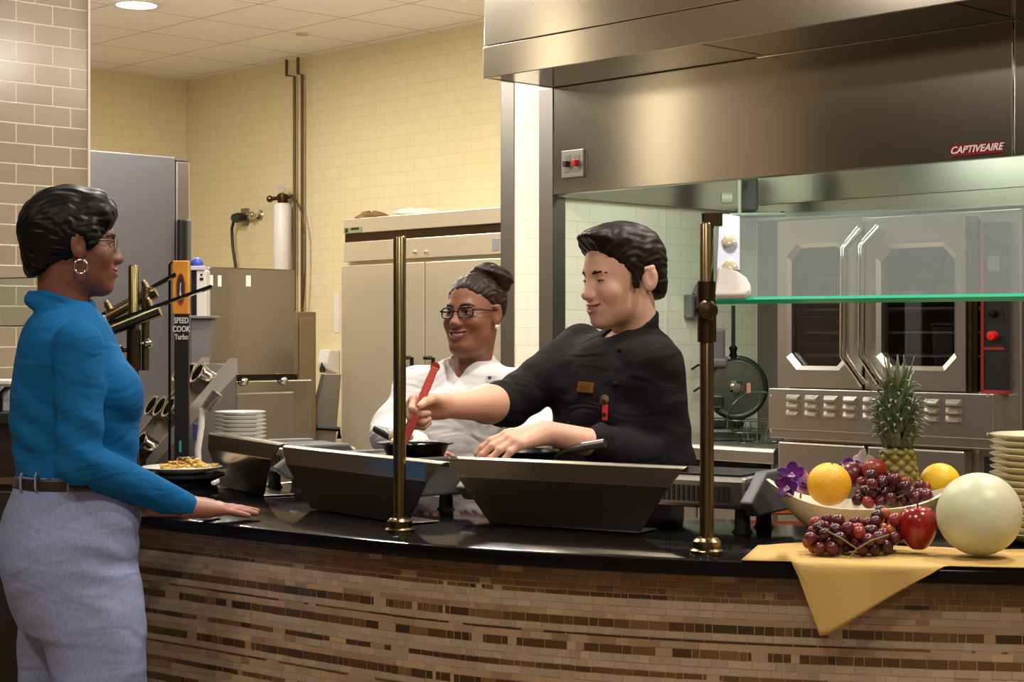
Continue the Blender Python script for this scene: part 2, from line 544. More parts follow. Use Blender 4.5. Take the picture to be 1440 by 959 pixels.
# ------------------------------------------------------------------ convection oven
OC = 8.0
OV = on_b(1097, OC)
oven = thing('convection_oven', 'stainless double door convection oven with dark windows under the hood', 'oven', OV, ROT_B)
def ox(px): return (on_b(px, OC).x - OV.x) / BX
def oz(px, py): return CZ - (py - YH) / F * on_b(px, OC).y
OW = ox(1430)
zt, zb = 1.825, oz(1265, 548)
def ring_panel(mb, x0, x1, z0, z1, i0, i1, j0, j1, y0, y1, ch=.05, y_in=None):
    """flat frame with a chamfered opening; outer face y0, inner rim at y_in"""
    y_in = y0 if y_in is None else y_in
    inner = [(i0 + ch, j0), (i1 - ch, j0), (i1, j0 + ch), (i1, j1 - ch), (i1 - ch, j1), (i0 + ch, j1), (i0, j1 - ch), (i0, j0 + ch)]
    outer = [(i0 + ch, z0), (i1 - ch, z0), (x1, j0 + ch), (x1, j1 - ch), (i1 - ch, z1), (i0 + ch, z1), (x0, j1 - ch), (x0, j0 + ch)]
    cor = {1: (x1, z0), 3: (x1, z1), 5: (x0, z1), 7: (x0, z0)}
    e1 = .016
    mid = []
    cx, cz = (i0 + i1) / 2, (j0 + j1) / 2
    for (x, z) in inner:
        mid.append((x + (e1 if x > cx else -e1), z + (e1 if z > cz else -e1)))
    v, f = [], []
    def A(p, y): v.append((p[0], y, p[1])); return len(v) - 1
    O = [A(p, y0) for p in outer]; M_ = [A(p, y0) for p in mid]; I = [A(p, y_in + .012) for p in inner]; Bk = [A(p, y1) for p in inner]
    OB = [A(p, y1) for p in outer]
    for k in range(8):
        k2 = (k + 1) % 8
        if k in cor:
            C = A(cor[k], y0); CB = A(cor[k], y1)
            f.append((O[k], C, O[k2], M_[k2], M_[k]))
            f.append((O[k], OB[k], CB, C)); f.append((C, CB, OB[k2], O[k2]))
        else:
            f.append((O[k], O[k2], M_[k2], M_[k]))
            f.append((O[k], OB[k], OB[k2], O[k2]))
        f.append((M_[k], M_[k2], I[k2], I[k]))
        f.append((I[k], I[k2], Bk[k2], Bk[k]))
    return mb.add(v, f)
CW = ox(1372)                               # width of the cooking chamber part
mb = MB()
mb.box(0, .03, .03, .95, .15, zt).box(CW, OW, .03, .95, .15, zt).box(.03, CW, .03, .95, zt - .035, zt)
mb.box(.03, CW, .03, .95, .15, zb).box(.03, CW, .9, .95, zb, zt - .035)
mb.build('cabinet', STEEL, oven, bevel=.004)
mb = MB()
mb.box(.03, .034, .06, .9, zb, zt - .035).box(CW - .004, CW, .06, .9, zb, zt - .035).box(.03, CW, .88, .9, zb, zt - .035)
mb.box(.03, CW, .06, .9, zb, zb + .004).box(.03, CW, .06, .9, zt - .04, zt - .036)
mb.build('chamber_lining', DARKIN, oven)
RACKM = mat('galvanised_wire', (188, 184, 178), .45, .3)
for py in (382, 405, 428, 462, 495):
    z = oz(1230, py + 6)
    m = MB()
    for y in (.10, .3, .5, .7): m.tube([(.04, y, z), (CW - .01, y, z)], .004, 6)
    for k in range(14): m.tube([(.06 + k * (CW - .1) / 13, .1, z + .004), (.06 + k * (CW - .1) / 13, .7, z + .004)], .0022, 5)
    m.build('rack', RACKM, oven)
for (a0, a1, w0, w1, hp) in ((1100, 1219, 1117, 1196, ((1217, 322), (1203, 350), (1202, 500), (1222, 541))),
                             (1223, 1364, 1243, 1346, ((1243, 320), (1228, 346), (1227, 500), (1246, 541)))):
    d_ = MB()
    ring_panel(d_, ox(a0), ox(a1), zb, oz(a0, 312) if a0 < 1200 else oz(a1, 303), ox(w0), ox(w1), oz(w0, 514), oz(w1, 346), -.03, .03)
    dr = d_.build('door', STEEL, oven)
    MB().box(ox(w0) - .005, ox(w1) + .005, 0, .006, oz(w0, 516), oz(w1, 344)).build('window_pane', OVENGLASS, dr)
    pts = [(ox(p[0]), -.035 if i in (0, 3) else -.075, oz(*p)) for i, p in enumerate(hp)]
    P = []
    for i in range(3):
        for t in np.linspace(0, 1, 6, endpoint=(i == 2)):
            P.append(Vector(pts[i]).lerp(Vector(pts[i + 1]), float(t)))
    MB().tube(P, .016, 12).build('handle', CHROME, dr, smooth=True, auto=60)
# louvred panel
vz1, vz0 = oz(1265, 548.5), oz(1265, 624)
vp = MB().box(-.02, ox(1407), -.05, .03, vz0 + .035, vz1 - .004).box(-.02, ox(1407), -.042, .03, vz0, vz0 + .034).build('louvred_panel', STEEL, oven, bevel=.003)
m = MB()
x = ox(1117)
for k in range(9):
    if k == 5: x += .0
    for py in (562, 573, 584):
        zz = CZ - (py - YH) / F * 6.62 + .004
        w_ = .066
        v = [(x, -.05, zz + .011), (x + w_, -.05, zz + .011), (x + w_, -.05, zz - .011), (x, -.05, zz - .011),
             (x + .008, -.066, zz - .004), (x + w_ - .008, -.066, zz - .004), (x + w_ - .008, -.064, zz - .010), (x + .008, -.064, zz - .010)]
        m.add(v, [(0, 4, 5, 1), (4, 7, 6, 5), (0, 3, 7, 4), (1, 5, 6, 2), (7, 3, 2, 6)])
    x += .0905
m.build('louvres', STEEL, vp)
for (px, py) in ((1096, 556), (1096, 606), (1400, 556), (1400, 610)):
    MB().ball((ox(px), -.05, oz(px, py)), .006, 8, 6).build('screw', CHROME, vp)
# controls
RED_E = mat('orange_red_trim', (122, 32, 24), .4)
cp = MB().box(ox(1384), ox(1414), .0, .03, zb + .01, oz(1400, 312)).build('control_panel', BLACK, oven)
MB().box(ox(1380), ox(1384), -.004, .03, zb, oz(1400, 312)).box(ox(1380), ox(1414), -.004, .03, zb - .006, zb + .008).box(ox(1384), ox(1413), -.003, .03, oz(1400, 492), oz(1400, 488)).build('red_border', RED_E, cp)
MB().lathe([(.0, .0), (.018, 0), (.016, .025), (0, .028)], 16, M=T(ox(1398), 0, oz(1398, 472)) @ R(90, 'X')).build('knob', REDM, cp, smooth=True, auto=40)
MB().lathe([(.0, .0), (.016, 0), (.014, .02), (0, .022)], 16, M=T(ox(1398), 0, oz(1398, 440)) @ R(90, 'X')).build('dial', BLACKM, cp, smooth=True, auto=40)
MB().box(ox(1390), ox(1406), -.003, .0, oz(1400, 382), oz(1400, 360)).build('display', GREYD, cp)
MB().box(ox(1366), ox(1370), -.02, .03, zb, zt - .02).build('door_post', BRASS, oven)
# lower deck
lz = vz0 - .012
for (a0, a1) in ((1100, 1222), (1226, 1362)):
    MB().box(ox(a0), ox(a1), -.03, .03, .34, lz).build('lower_door', STEEL, oven, bevel=.008)
MB().box(ox(1384), ox(1412), .0, .03, .36, lz - .02).build('lower_control_panel', BLACK, oven)
for fx, fy in ((.06, .1), (OW - .06, .1), (.06, .88), (OW - .06, .88)):
    MB().lathe([(.03, 0), (.03, .02), (.02, .03), (.02, .15)], 12, M=T(fx, fy, 0)).build('foot', STEELD, oven)

# ------------------------------------------------------------------ prep table beside the oven
TC = 8.1
t0 = on_b(862, TC)
tb = thing('prep_table', 'stainless prep table with a rounded front edge standing left of the oven', 'table', t0, ROT_B)
TL = (on_b(1096, TC).x - t0.x) / BX - .03
pr = [(0, .0), (0, .05), (.012, .064), (.03, .068), (.95, .068), (.95, .03), (.02, .0)]
MB().prism([(y, z + .842) for (y, z) in pr], 0, TL, 'x').build('tabletop', STEEL, tb, bevel=.004)
MB().box(.03, TL - .03, .06, .9, .45, .80).build('drawer_box', STEELD, tb, bevel=.004)
for k in range(2):
    w2 = (TL - .08) / 2
    MB().box(.035 + k * (w2 + .01), .035 + k * (w2 + .01) + w2, .045, .06, .47, .785).build('drawer_front', STEEL, tb, bevel=.006)
for fx, fy in ((.04, .07), (TL - .04, .07), (.04, .88), (TL - .04, .88)):
    MB().lathe([(.02, 0), (.022, .02), (.022, .842)], 12, M=T(fx, fy, 0)).build('leg', STEELD, tb)

# slicer on the table
sl = W(1035, 545, 7.5)
TZ = .91
GUN = mat('greenish_gunmetal', (62, 70, 62), .3, .8)
sc_ = thing('food_slicer', 'gunmetal food slicer with a round blade guard on the prep table', 'slicer', (sl.x, sl.y, TZ))
zc = sl.z - TZ
MB().box(-.14, .1, -.08, .14, .0, .055).build('base', GUN, sc_, bevel=.015)
MB().box(-.03, .04, .03, .10, .055, zc - .02).build('stand', GUN, sc_, bevel=.01)
mm_ = T(0, 0, zc) @ R(90, 'X')
MB().lathe([(.118, -.015), (.138, -.012), (.142, .0), (.138, .012), (.118, .015)], 40, close=True, M=mm_).build('blade_guard_ring', GUN, sc_, smooth=True)
MB().lathe([(.0, .004), (.04, .006), (.116, .0), (.116, -.004), (0, -.004)], 40, M=mm_).build('blade', mat('dark_blade', (104, 108, 100), .3, .8), sc_, smooth=True, auto=30)
MB().lathe([(.0, .03), (.02, .03), (.03, .02), (.034, .0)], 24, M=mm_).build('hub', CHROME, sc_, smooth=True, auto=30)
MB().box(.045, .062, -.02, -.008, zc - .03, zc + .02).build('warning_label', mat('pink_label', (214, 150, 132), .5), sc_)
MB().box(-.11, -.05, -.03, .06, zc + .09, zc + .26).box(-.12, -.04, -.04, .07, zc + .09, zc + .13).build('motor_housing', GREYD, sc_, bevel=.012)
MB().tube([(-.012, 0, zc + .13), (-.012, 0, zc + .36)], .009, 10).build('carriage_rod', GUN, sc_)
MB().lathe([(.016, 0), (.02, .01), (.014, .03), (.02, .05), (.01, .06)], 14, M=T(-.012, 0, zc + .125)).build('rod_collar', BLACKM, sc_, smooth=True, auto=40)
MB().box(-.13, -.045, -.05, .03, .055, .1).box(-.12, -.06, -.06, .0, zc - .09, zc - .03).build('carriage', GUN, sc_, bevel=.01)
bk = W(1068, 605, 7.25)
wb = thing('wire_basket', 'dark wire basket on the prep table in front of the slicer', 'basket', (bk.x, bk.y, TZ))
m = MB()
for (zz, r_) in ((.006, .09), (.05, .115), (.10, .135)):
    m.tube([(r_ * math.cos(a), .75 * r_ * math.sin(a), zz) for a in np.linspace(0, 2 * PI, 25)], .003, 6)
for k in range(16):
    a = 2 * PI * k / 16
    m.tube([(.09 * math.cos(a), .0675 * math.sin(a), .006), (.115 * math.cos(a), .086 * math.sin(a), .05), (.135 * math.cos(a), .101 * math.sin(a), .10)], .0022, 5)
m.build('wires', GUN, wb)
MB().tube([(.135 * math.cos(a), 0, .10 + .12 * math.sin(a)) for a in np.linspace(0, PI, 17)], .004, 6).build('handle', GUN, wb)
dk = W(946, 600, 7.55)
db = thing('dark_container', 'small dark metal container on the prep table behind the chef', 'container', (dk.x - .03, dk.y, TZ))
MB().lathe([(.0, .0), (.05, .0), (.055, .01), (.055, .10), (.06, .105), (.06, .115), (0, .115)], 20).build('can', GREYD, db, smooth=True, auto=40)
MB().tube([(.05, 0, .03), (.085, 0, .03), (.085, 0, .085), (.05, 0, .085)], .006, 8).build('handle', GREYD, db)

# outlet and cables on the tiled partition
def on_part(px, py, off=0):
    t = (px - 720) / F
    s = (t * P0.y - P0.x) / (AX - t * AY)
    p = Vector((P0.x + AX * s, P0.y + AY * s, 0))
    p.z = CZ - (py - YH) / F * p.y
    return p + Vector((-BX * -1, BY, 0)) * off
ou = on_part(970, 431)
ot = thing('wall_outlet', 'grey wall outlet box on the tiled partition behind the chef', 'outlet', ou, ROT_A)
MB().box(-.045, .045, -.045, 0, -.055, .055).build('box', GREYP, ot, bevel=.006)
MB().box(-.03, .03, -.05, -.045, -.045, .045).build('faceplate', STEELD, ot, bevel=.003)
MB().lathe([(.0, 0), (.018, 0), (.018, .012), (0, .012)], 16, M=T(0, -.05, -.012) @ R(90, 'X')).build('socket', BLACK, ot)
MB().tube([(.0, -.03, .055), (.02, -.03, .09), (.06, -.02, .12)], .012, 8).build('conduit', GREYP, ot)
for j, (y0_, dx) in enumerate(((517, 0), (548, 3))):
    pts = [on_part(966 + dx + 9 * k, y0_ + v, .03) for k, v in enumerate((2, -4, 0, 6, 14))]
    cb_ = MB().tube(pts, .006, 8).build('equipment_cable', BLACK, None, smooth=True)
    tag(cb_, ('upper' if j == 0 else 'lower') + ' dark cable looping out from behind the chef to the brass post', 'cable')

# ------------------------------------------------------------------ reach-in refrigerator
FC = 8.92
FR = on_b(480, FC)
fr = thing('reach_in_refrigerator', 'large two door stainless refrigerator against the tiled back wall', 'refrigerator', FR, ROT_B)
def fx_(px): return (on_b(px, FC).x - FR.x) / BX
def fz(px, py): return CZ - (py - YH) / F * on_b(px, FC).y
FM = mat('pale_steel', (206, 194, 170), .34, .65, bump=.008, bscale=30, stretch=(1, 1, 30))
hb = fz(480, 371)
MB().box(0, 1.4, .045, .85, .14, 2.05).build('cabinet', FM, fr, bevel=.005)
MB().box(0.02, 1.4, 0, .045, hb + .01, 1.915).build('lower_header', FM, fr, bevel=.003)
MB().box(0.02, 1.4, .0, .045, 1.965, 2.05).build('upper_header', FM, fr, bevel=.003)
MB().box(.02, 1.4, .012, .045, 1.915, 1.965).build('header_groove', BRASSD, fr)
MB().box(.03, .19, -.006, .0, 1.967, 2.0).build('temperature_plate', mat('green_gold_label', (120, 124, 84), .4), fr)
MB().box(.10, .17, -.008, -.006, 1.985, 1.996).build('plate_mark', BLACK, fr)
MB().box(.045, .07, -.008, -.006, 1.972, 1.995).build('plate_button', BLACK, fr)
for px in (584, 600): MB().ball((fx_(px), -.004, fz(px, 354)), .012, 10, 8).build('lock_stud', CHROME, fr, smooth=True)
MB().box(fx_(693), fx_(693) + .05, -.004, 0, hb + .03, hb + .09).build('corner_plate', GREYP, fr)
sx_ = fx_(597)
for (a0, a1, hxp) in ((.0, sx_ - .006, sx_ - .12), (sx_ + .006, 1.4, sx_ + .06)):
    dr = MB().box(a0, a1, 0, .04, .16, hb - .012).build('door', FM, fr, bevel=.004)
    hz1 = fz(590, 503)
    MB().tube([(hxp, -.002, hz1), (hxp, -.05, hz1), (hxp + .07, -.05, hz1), (hxp + .07, -.05, hz1 - .2), (hxp + .07, -.002, hz1 - .2)], .011, 8).build('handle', BLACKM, dr)
for fx, fy in ((.08, .1), (1.3, .1), (.08, .78), (1.3, .78)):
    MB().lathe([(.03, 0), (.03, .02), (.022, .14)], 12, M=T(fx, fy, 0)).build('foot', STEELD, fr)

def lump(name, label, cat, px0, px1, py0, py1, m, d, seed, spikes=0.3):
    c = W((px0 + px1) / 2, (py0 + py1) / 2, d)
    hw, hh = (px1 - px0) / 2 / F * d, (py1 - py0) / 2 / F * d
    mb = MB().ball((0, 0, 0), 1, 28, 14)
    r = random.Random(seed)
    ph = [r.uniform(0, 6) for _ in range(6)]
    vv = []
    for p in mb.v:
        an = math.atan2(p.y, p.x)
        k = 1 + spikes * (math.sin(3 * an + ph[0]) * .5 + .5 * math.sin(7 * an + ph[1]) + .4 * math.sin(5 * p.z + ph[2] + 2 * an))
        vv.append((p.x * hw * k, p.y * hw * .6 * k, max(p.z, -.75) * hh * (1 + spikes * math.sin(4 * an + ph[3]))))
    zmin = min(v[2] for v in vv)
    o = mesh_obj(name, vv, mb.f, m, smooth=True, loc=(c.x, c.y, 2.052 - zmin))
    return tag(o, label, cat)
lump('paper_bag', 'crumpled brown paper bag lying on top of the refrigerator', 'bag', 500, 545, 289, 304, mat('brown_paper', (120, 86, 48), .8, bump=.5, bscale=40), 10.2, 3, .25)
lump('plastic_bag', 'crumpled white plastic bag beside the brown one on the refrigerator', 'bag', 552, 618, 288, 301, mat('white_film', (216, 208, 190), .4, bump=.5, bscale=30), 9.75, 8, .12)

# ------------------------------------------------------------------ ice machine
IM = W(293, YH, 9.2); IM.z = 0
im = thing('ice_machine', 'stainless ice machine on its bin below the wall water filter', 'ice machine', IM, ROT_A)
STEELI = mat('mirror_brushed_steel', (156, 151, 142), .2, 1, bump=.01, bscale=6, stretch=(3, 1, .4))
MB().box(0, .577, 0, .65, 1.155, 1.743).build('head', STEELI, im, bevel=.008)
MB().box(.004, .60, .01, .65, 1.125, 1.155).build('seam_gasket', BLACKM, im)
bn = MB().box(-.03, .70, .0, .75, .14, 1.125).build('ice_bin', STEELI, im, bevel=.008)
MB().box(.05, .56, -.018, 0, .55, 1.06).build('bin_door', STEELD, bn, bevel=.01)
for px in (343, 392):
    p = W(px, 533, 9.4)
    xx = (p.x - IM.x) / AX
    MB().lathe([(.0, .03), (.02, .026), (.026, .0)], 16, M=T(xx, -.004, 1.12) @ R(90, 'X')).build('hinge_cap', CHROME, bn, smooth=True)
for (px, py, w_, h_) in ((301, 394, .02, .055), (311, 395, .022, .06), (346, 395, .03, .06)):
    p = W(px, py, 9.3)
    xx = (p.x - IM.x) / AX
    zz = CZ - (py - YH) / F * (IM.y + AY * xx)
    MB().box(xx - w_ / 2, xx + w_ / 2, -.002, .0, zz - h_ / 2, zz + h_ / 2).build('paper_label', WHITE, im)
for fx, fy in ((.02, .06), (.64, .06), (.02, .7), (.64, .7)):
    MB().lathe([(.03, 0), (.02, .03), (.02, .14)], 12, M=T(fx, fy, 0)).build('foot', STEELD, im)

cbn = W(417, YH, 10.1); cbn.z = 0
sc2 = thing('steel_side_cabinet', 'narrow tan steel cabinet standing between the ice machine and hand sink', 'cabinet', cbn, ROT_A)
MB().box(0, .145, 0, .3, .08, 1.515).build('cabinet', mat('tan_steel', (150, 134, 108), .4, .7), sc2, bevel=.005)
MB().box(.015, .13, -.012, 0, .12, 1.48).build('door', mat('tan_steel_door', (158, 142, 116), .4, .7), sc2, bevel=.003)
MB().box(.02, .125, .02, .28, 0, .08).build('plinth', BLACKM, sc2)

# hand sink with tall splash guard
hs = W(455, YH, 10.35); hs.z = 0
sk = thing('hand_sink', 'steel hand sink with a slanted side splash guard below the soap dispenser', 'sink', hs)
def sp2(px, py, d=10.35): return ((px - 720) / F * d - hs.x, CZ - (py - YH) / F * d)
poly = [sp2(428, 622), sp2(472, 622), sp2(480, 526), sp2(452, 526)]
MB().prism(poly, -.01, .0, 'y').build('splash_guard', STEEL, sk, bevel=.002)
pe = [sp2(428, 622), sp2(433, 622), sp2(457, 526), sp2(452, 526)]
MB().prism(pe, -.022, -.01, 'y').build('guard_edge', STEELD, sk)
MB().box(-.12, .1, .0, .38, .58, .72).build('basin', STEEL, sk, bevel=.02)
MB().box(-.05, .05, .1, .3, 0, .58).build('pedestal', STEELD, sk)
a, b_, c_ = sp2(437, 600), sp2(478, 603), sp2(478, 616)
MB().tube([(a[0], -.05, a[1]), (b_[0], -.05, b_[1]), (c_[0], -.05, c_[1])], .015, 8).build('lever', BLACKM, sk)
MB().tube([(a[0], -.05, a[1]), (a[0], .0, a[1])], .012, 8).build('lever_mount', BLACKM, sk)

# ------------------------------------------------------------------ things on the back wall
def on_back(px, py, off=.0):
    p = on_b(px, 10.15 - off * 1.45)
    p.z = CZ - (py - YH) / F * p.y
    return p
PIPE = mat('bronze_pipe', (96, 76, 50), .45, .5)
for j, (pp, lab) in enumerate(((((403, 78), (403, 106), (414, 107), (414, 520)), 'slim bronze pipe on the back wall running down behind the water filter'),
                               (((419, 77), (419, 104), (425, 105), (425, 520)), 'slim bronze pipe on the back wall just right of the filter pipe'))):
    P = [on_back(x, y, .04) for (x, y) in pp]
    P[0].z = CEIL
    tag(MB().tube(P, .011, 8).build('wall_pipe', PIPE), lab, 'pipe')
wf = on_back(397, 330, .08)
f_ = thing('water_filter', 'white cylindrical water filter with a brass head mounted on the wall', 'water filter', (wf.x, wf.y, on_back(397, 392, .08).z))
H_ = on_back(397, 286, .08).z - on_back(397, 392, .08).z
MB().lathe([(.0, 0), (.055, 0), (.062, .01), (.062, H_ - .02), (.05, H_), (0, H_)], 24).build('canister', WHITE, f_, smooth=True, auto=40)
hd = MB().lathe([(.03, H_), (.035, H_ + .02), (.035, H_ + .06), (.02, H_ + .07), (0, H_ + .07)], 16).build('head', BRASSD, f_, smooth=True, auto=40)
MB().lathe([(.0, 0), (.03, 0), (.03, .02), (0, .02)], 16, M=T(0, -.03, H_ + .10) @ R(90, 'X')).build('gauge', CHROME, hd)
MB().tube([(-.08, -.0, H_ + .03), (.08, 0, H_ + .05)], .014, 8).build('inlet_pipe', BRASSD, hd)
MB().ball((-.085, 0, H_ + .03), .024, 10, 8).build('valve', BRASSD, hd)
MB().box(-.03, .03, .03, .075, H_ * .4, H_ + .03).build('bracket', STEELD, f_)
hp = [on_back(x, y, .07) for (x, y) in ((407, 276), (416, 281), (424, 298), (429, 330), (429, 380), (426, 430))]
tag(MB().tube(hp, .006, 8).build('filter_hose', PIPE, smooth=True), 'thin dark hose curving down from the water filter head', 'hose')
po = on_back(345, 305)
op = thing('power_outlet', 'wall outlet with a large black plug above the ice machine', 'outlet', po, ROT_B)
MB().box(-.03, .05, -.02, 0, -.06, .06).build('faceplate', STEELD, op, bevel=.004)
pl_ = on_back(335, 306, .08)
cd = thing('power_cable', 'black power cord hanging from the wall plug to the ice machine', 'cable', pl_)
MB().lathe([(.0, -.05), (.03, -.05), (.036, .0), (.03, .06), (0, .06)], 14, M=Matrix.Rotation(ROT_B, 4, 'Z') @ R(90, 'Y')).build('plug', BLACK, cd, smooth=True, auto=40)
cpx = [on_back(x, y, .08) - pl_ for (x, y) in ((334, 306), (329, 309), (326, 322), (327, 345), (331, 372), (333, 395))]
MB().tube(cpx, .011, 8).build('cable', BLACK, cd, smooth=True)
vv = on_back(366, 303, .0)
va = thing('wall_valve', 'small chrome water valve on the wall beside the outlet', 'valve', vv, ROT_B)
MB().tube([(.0, 0, 0), (0, -.06, 0), (-.10, -.06, 0)], .012, 8).build('spout', CHROME, va)
MB().ball((.0, -.07, .0), .026, 12, 8).build('knob', CHROME, va, smooth=True)
MB().lathe([(.0, 0), (.04, 0), (.03, .012), (0, .012)], 16, M=R(90, 'X')).build('flange', CHROME, va)

sdp = on_back(471, 510, 0)
sd = thing('soap_dispenser', 'white wall soap dispenser marked with a black drop', 'soap dispenser', sdp, ROT_B)
MB().prism([(-.0, -.09), (-.09, -.05), (-.11, .0), (-.09, .09), (0, .09)], -.055, .055, 'x').build('housing', WHITE, sd, bevel=.012)
dv = [(0, .035), (.012, .012), (.022, -.008), (.022, -.024), (.012, -.034), (-.012, -.034), (-.022, -.024), (-.022, -.008), (-.012, .012)]
MB().prism([(x, z - .03) for x, z in dv], -.112, -.094, 'y').build('drop_mark', BLACK, sd)
pt = on_back(474, 440, 0)
pn = thing('wall_notice', 'narrow white paper notice taped to the tiles above the soap dispenser', 'notice', pt, ROT_B)
MB().box(-.028, .028, -.003, 0, -.13, .13).build('sheet', WHITE, pn)

# ------------------------------------------------------------------ tall cabinet beside the column
tcl = W(124, YH, 6.9); tcl.z = 0
tc_ = thing('tall_steel_cabinet', 'tall grey stainless cabinet standing beside the tiled column', 'cabinet', tcl, ROT_A)
DW = .41
SB = mat('blue_grey_steel', (150, 150, 156), .36, .85, bump=.01, bscale=30, stretch=(1, 1, 20))
MB().box(-.065, DW, 0, .75, .12, 2.12).build('body', SB, tc_, bevel=.005)
dr = MB().box(DW + .004, .482, .0, .75, .14, 2.105).build('door', STEEL, tc_, bevel=.006)
MB().box(DW, .486, .0, .75, 2.107, 2.12).build('top_rail', STEEL, tc_)
MB().box(DW + .004, DW + .042, -.03, -.001, 1.1, 1.86).build('handle', BLACK, dr, bevel=.008)
MB().box(DW + .046, .478, -.02, -.001, 1.1, 1.86).build('handle_channel', GREYD, dr, bevel=.006)
for fx, fy in ((-.02, .06), (.42, .06), (-.02, .7), (.42, .7)):
    MB().lathe([(.03, 0), (.03, .12)], 10, M=T(fx, fy, 0)).build('foot', STEELD, tc_)

# dark wooden sideboard behind the customer, with a box on it
sb = thing('dark_sideboard', 'dark brown wooden sideboard behind the customer in blue', 'sideboard', (-1.85, 5.55, 0))
MB().box(-.46, .48, -.2, .2, 1.09, 1.126).build('top', DARKWOOD, sb, bevel=.005)
MB().box(-.44, .46, -.17, .2, .1, 1.09).build('carcass', DARKWOOD, sb)
MB().box(-.45, .47, -.19, -.17, .90, .92).build('rail', mat('worn_edge', (84, 66, 50), .4), sb)
for k in range(2):
    dr = MB().box(-.43 + k * .45, .0 + k * .45, -.19, -.17, .14, .88).build('door', DARKWOOD, sb, bevel=.006)
    MB().ball((-.03 + k * .06, -.2, .55), .014, 10, 8).build('knob', BLACKM, dr)
MB().box(-.42, .44, -.14, .18, 0, .1).build('plinth', BLACK, sb)
bx = W(0, 563, 5.45)
bo = thing('marbled_box', 'grey and white marbled box with a black wire handle on the dark sideboard', 'box', (bx.x - .06, 5.5, 1.126))
MB().box(-.13, .10, -.08, .08, 0, .085).build('box', mat('marbled', (196, 190, 184), .4, var=.3, vscale=30, vcol2=(120, 116, 114)), bo, bevel=.004)
MB().box(-.135, .105, -.085, .085, .085, .10).build('lid', WHITE, bo, bevel=.004)
MB().tube([(.075, -.09, .0), (.075, -.09, .06), (.09, -.09, .075), (.12, -.09, .075)], .006, 8).build('handle', BLACKM, bo)
# ------------------------------------------------------------------ serving counter
CTZ = .93
CP = [(-1.45, 4.57), (-1.2, 4.372), (-.915, 4.145), (-.753, 4.016), (-.45, 3.765), (-.147, 3.537), (.13, 3.397), (.412, 3.297), (.69, 3.228), (.954, 3.18), (1.3, 3.14), (1.75, 3.12), (2.1, 3.12)]
def catmull(P, n=14):
    P = [Vector((p[0], p[1], 0)) for p in P]
    P = [2 * P[0] - P[1]] + P + [2 * P[-1] - P[-2]]
    out = []
    for i in range(1, len(P) - 2):
        for k in range(n):
            t = k / n
            a, b, c, d = P[i - 1], P[i], P[i + 1], P[i + 2]
            out.append(.5 * ((2 * b) + (c - a) * t + (2 * a - 5 * b + 4 * c - d) * t * t + (3 * b - a - 3 * c + d) * t ** 3))
    out.append(P[-2])
    return out
_raw = [p for p in catmull(CP) if p.x > -1.22]
for _ in range(6):                          # smooth, keep ends
    _raw = [_raw[0]] + [(_raw[i - 1] + 2 * _raw[i] + _raw[i + 1]) / 4 for i in range(1, len(_raw) - 1)] + [_raw[-1]]
CURVE = _raw
ARC = [0]
for i in range(1, len(CURVE)): ARC.append(ARC[-1] + (CURVE[i] - CURVE[i - 1]).length)
ARCL = ARC[-1]
NORM = []
for i in range(len(CURVE)):
    t = (CURVE[min(i + 1, len(CURVE) - 1)] - CURVE[max(i - 1, 0)]).normalized()
    NORM.append(Vector((-t.y, t.x, 0)))     # points inwards (away from the customer)
def along(s):
    s = min(max(s, 0), ARCL)
    i = int(np.searchsorted(ARC, s)) or 1
    i = min(i, len(ARC) - 1)
    t = (s - ARC[i - 1]) / (ARC[i] - ARC[i - 1])
    return CURVE[i - 1].lerp(CURVE[i], t), NORM[i - 1].lerp(NORM[i], t).normalized()
def s_of_x(x):
    return float(np.interp(x, [p.x for p in CURVE], ARC))

ctop = thing('serving_worktop', 'polished black granite worktop curving along the serving counter', 'worktop', (0, 0, 0))
prof = [(.012, CTZ - .034), (.003, CTZ - .031), (.0, CTZ - .024), (.0, CTZ - .010), (.003, CTZ - .003), (.012, CTZ), (None, CTZ), (None, CTZ - .034)]
v, f = [], []
NS = len(CURVE)
for i, (p, n) in enumerate(zip(CURVE, NORM)):
    dep = .74 + .11 * min(1, max(0, (-.3 - p.x) / .6))
    for (d, z) in prof:
        q = p + n * (dep if d is None else d)
        v.append((q.x, q.y, z))
m_ = len(prof)
for i in range(NS - 1):
    for k in range(m_):
        k2 = (k + 1) % m_
        f.append((i * m_ + k, (i + 1) * m_ + k, (i + 1) * m_ + k2, i * m_ + k2))
f.append(list(range(m_))); f.append(list(range((NS - 1) * m_, NS * m_))[::-1])
mesh_obj('slab', v, f, GRANITE, ctop, smooth=True, auto=35)

cb = thing('serving_counter', 'curved serving counter faced in beige and brown striped mosaic', 'counter', (0, 0, 0))
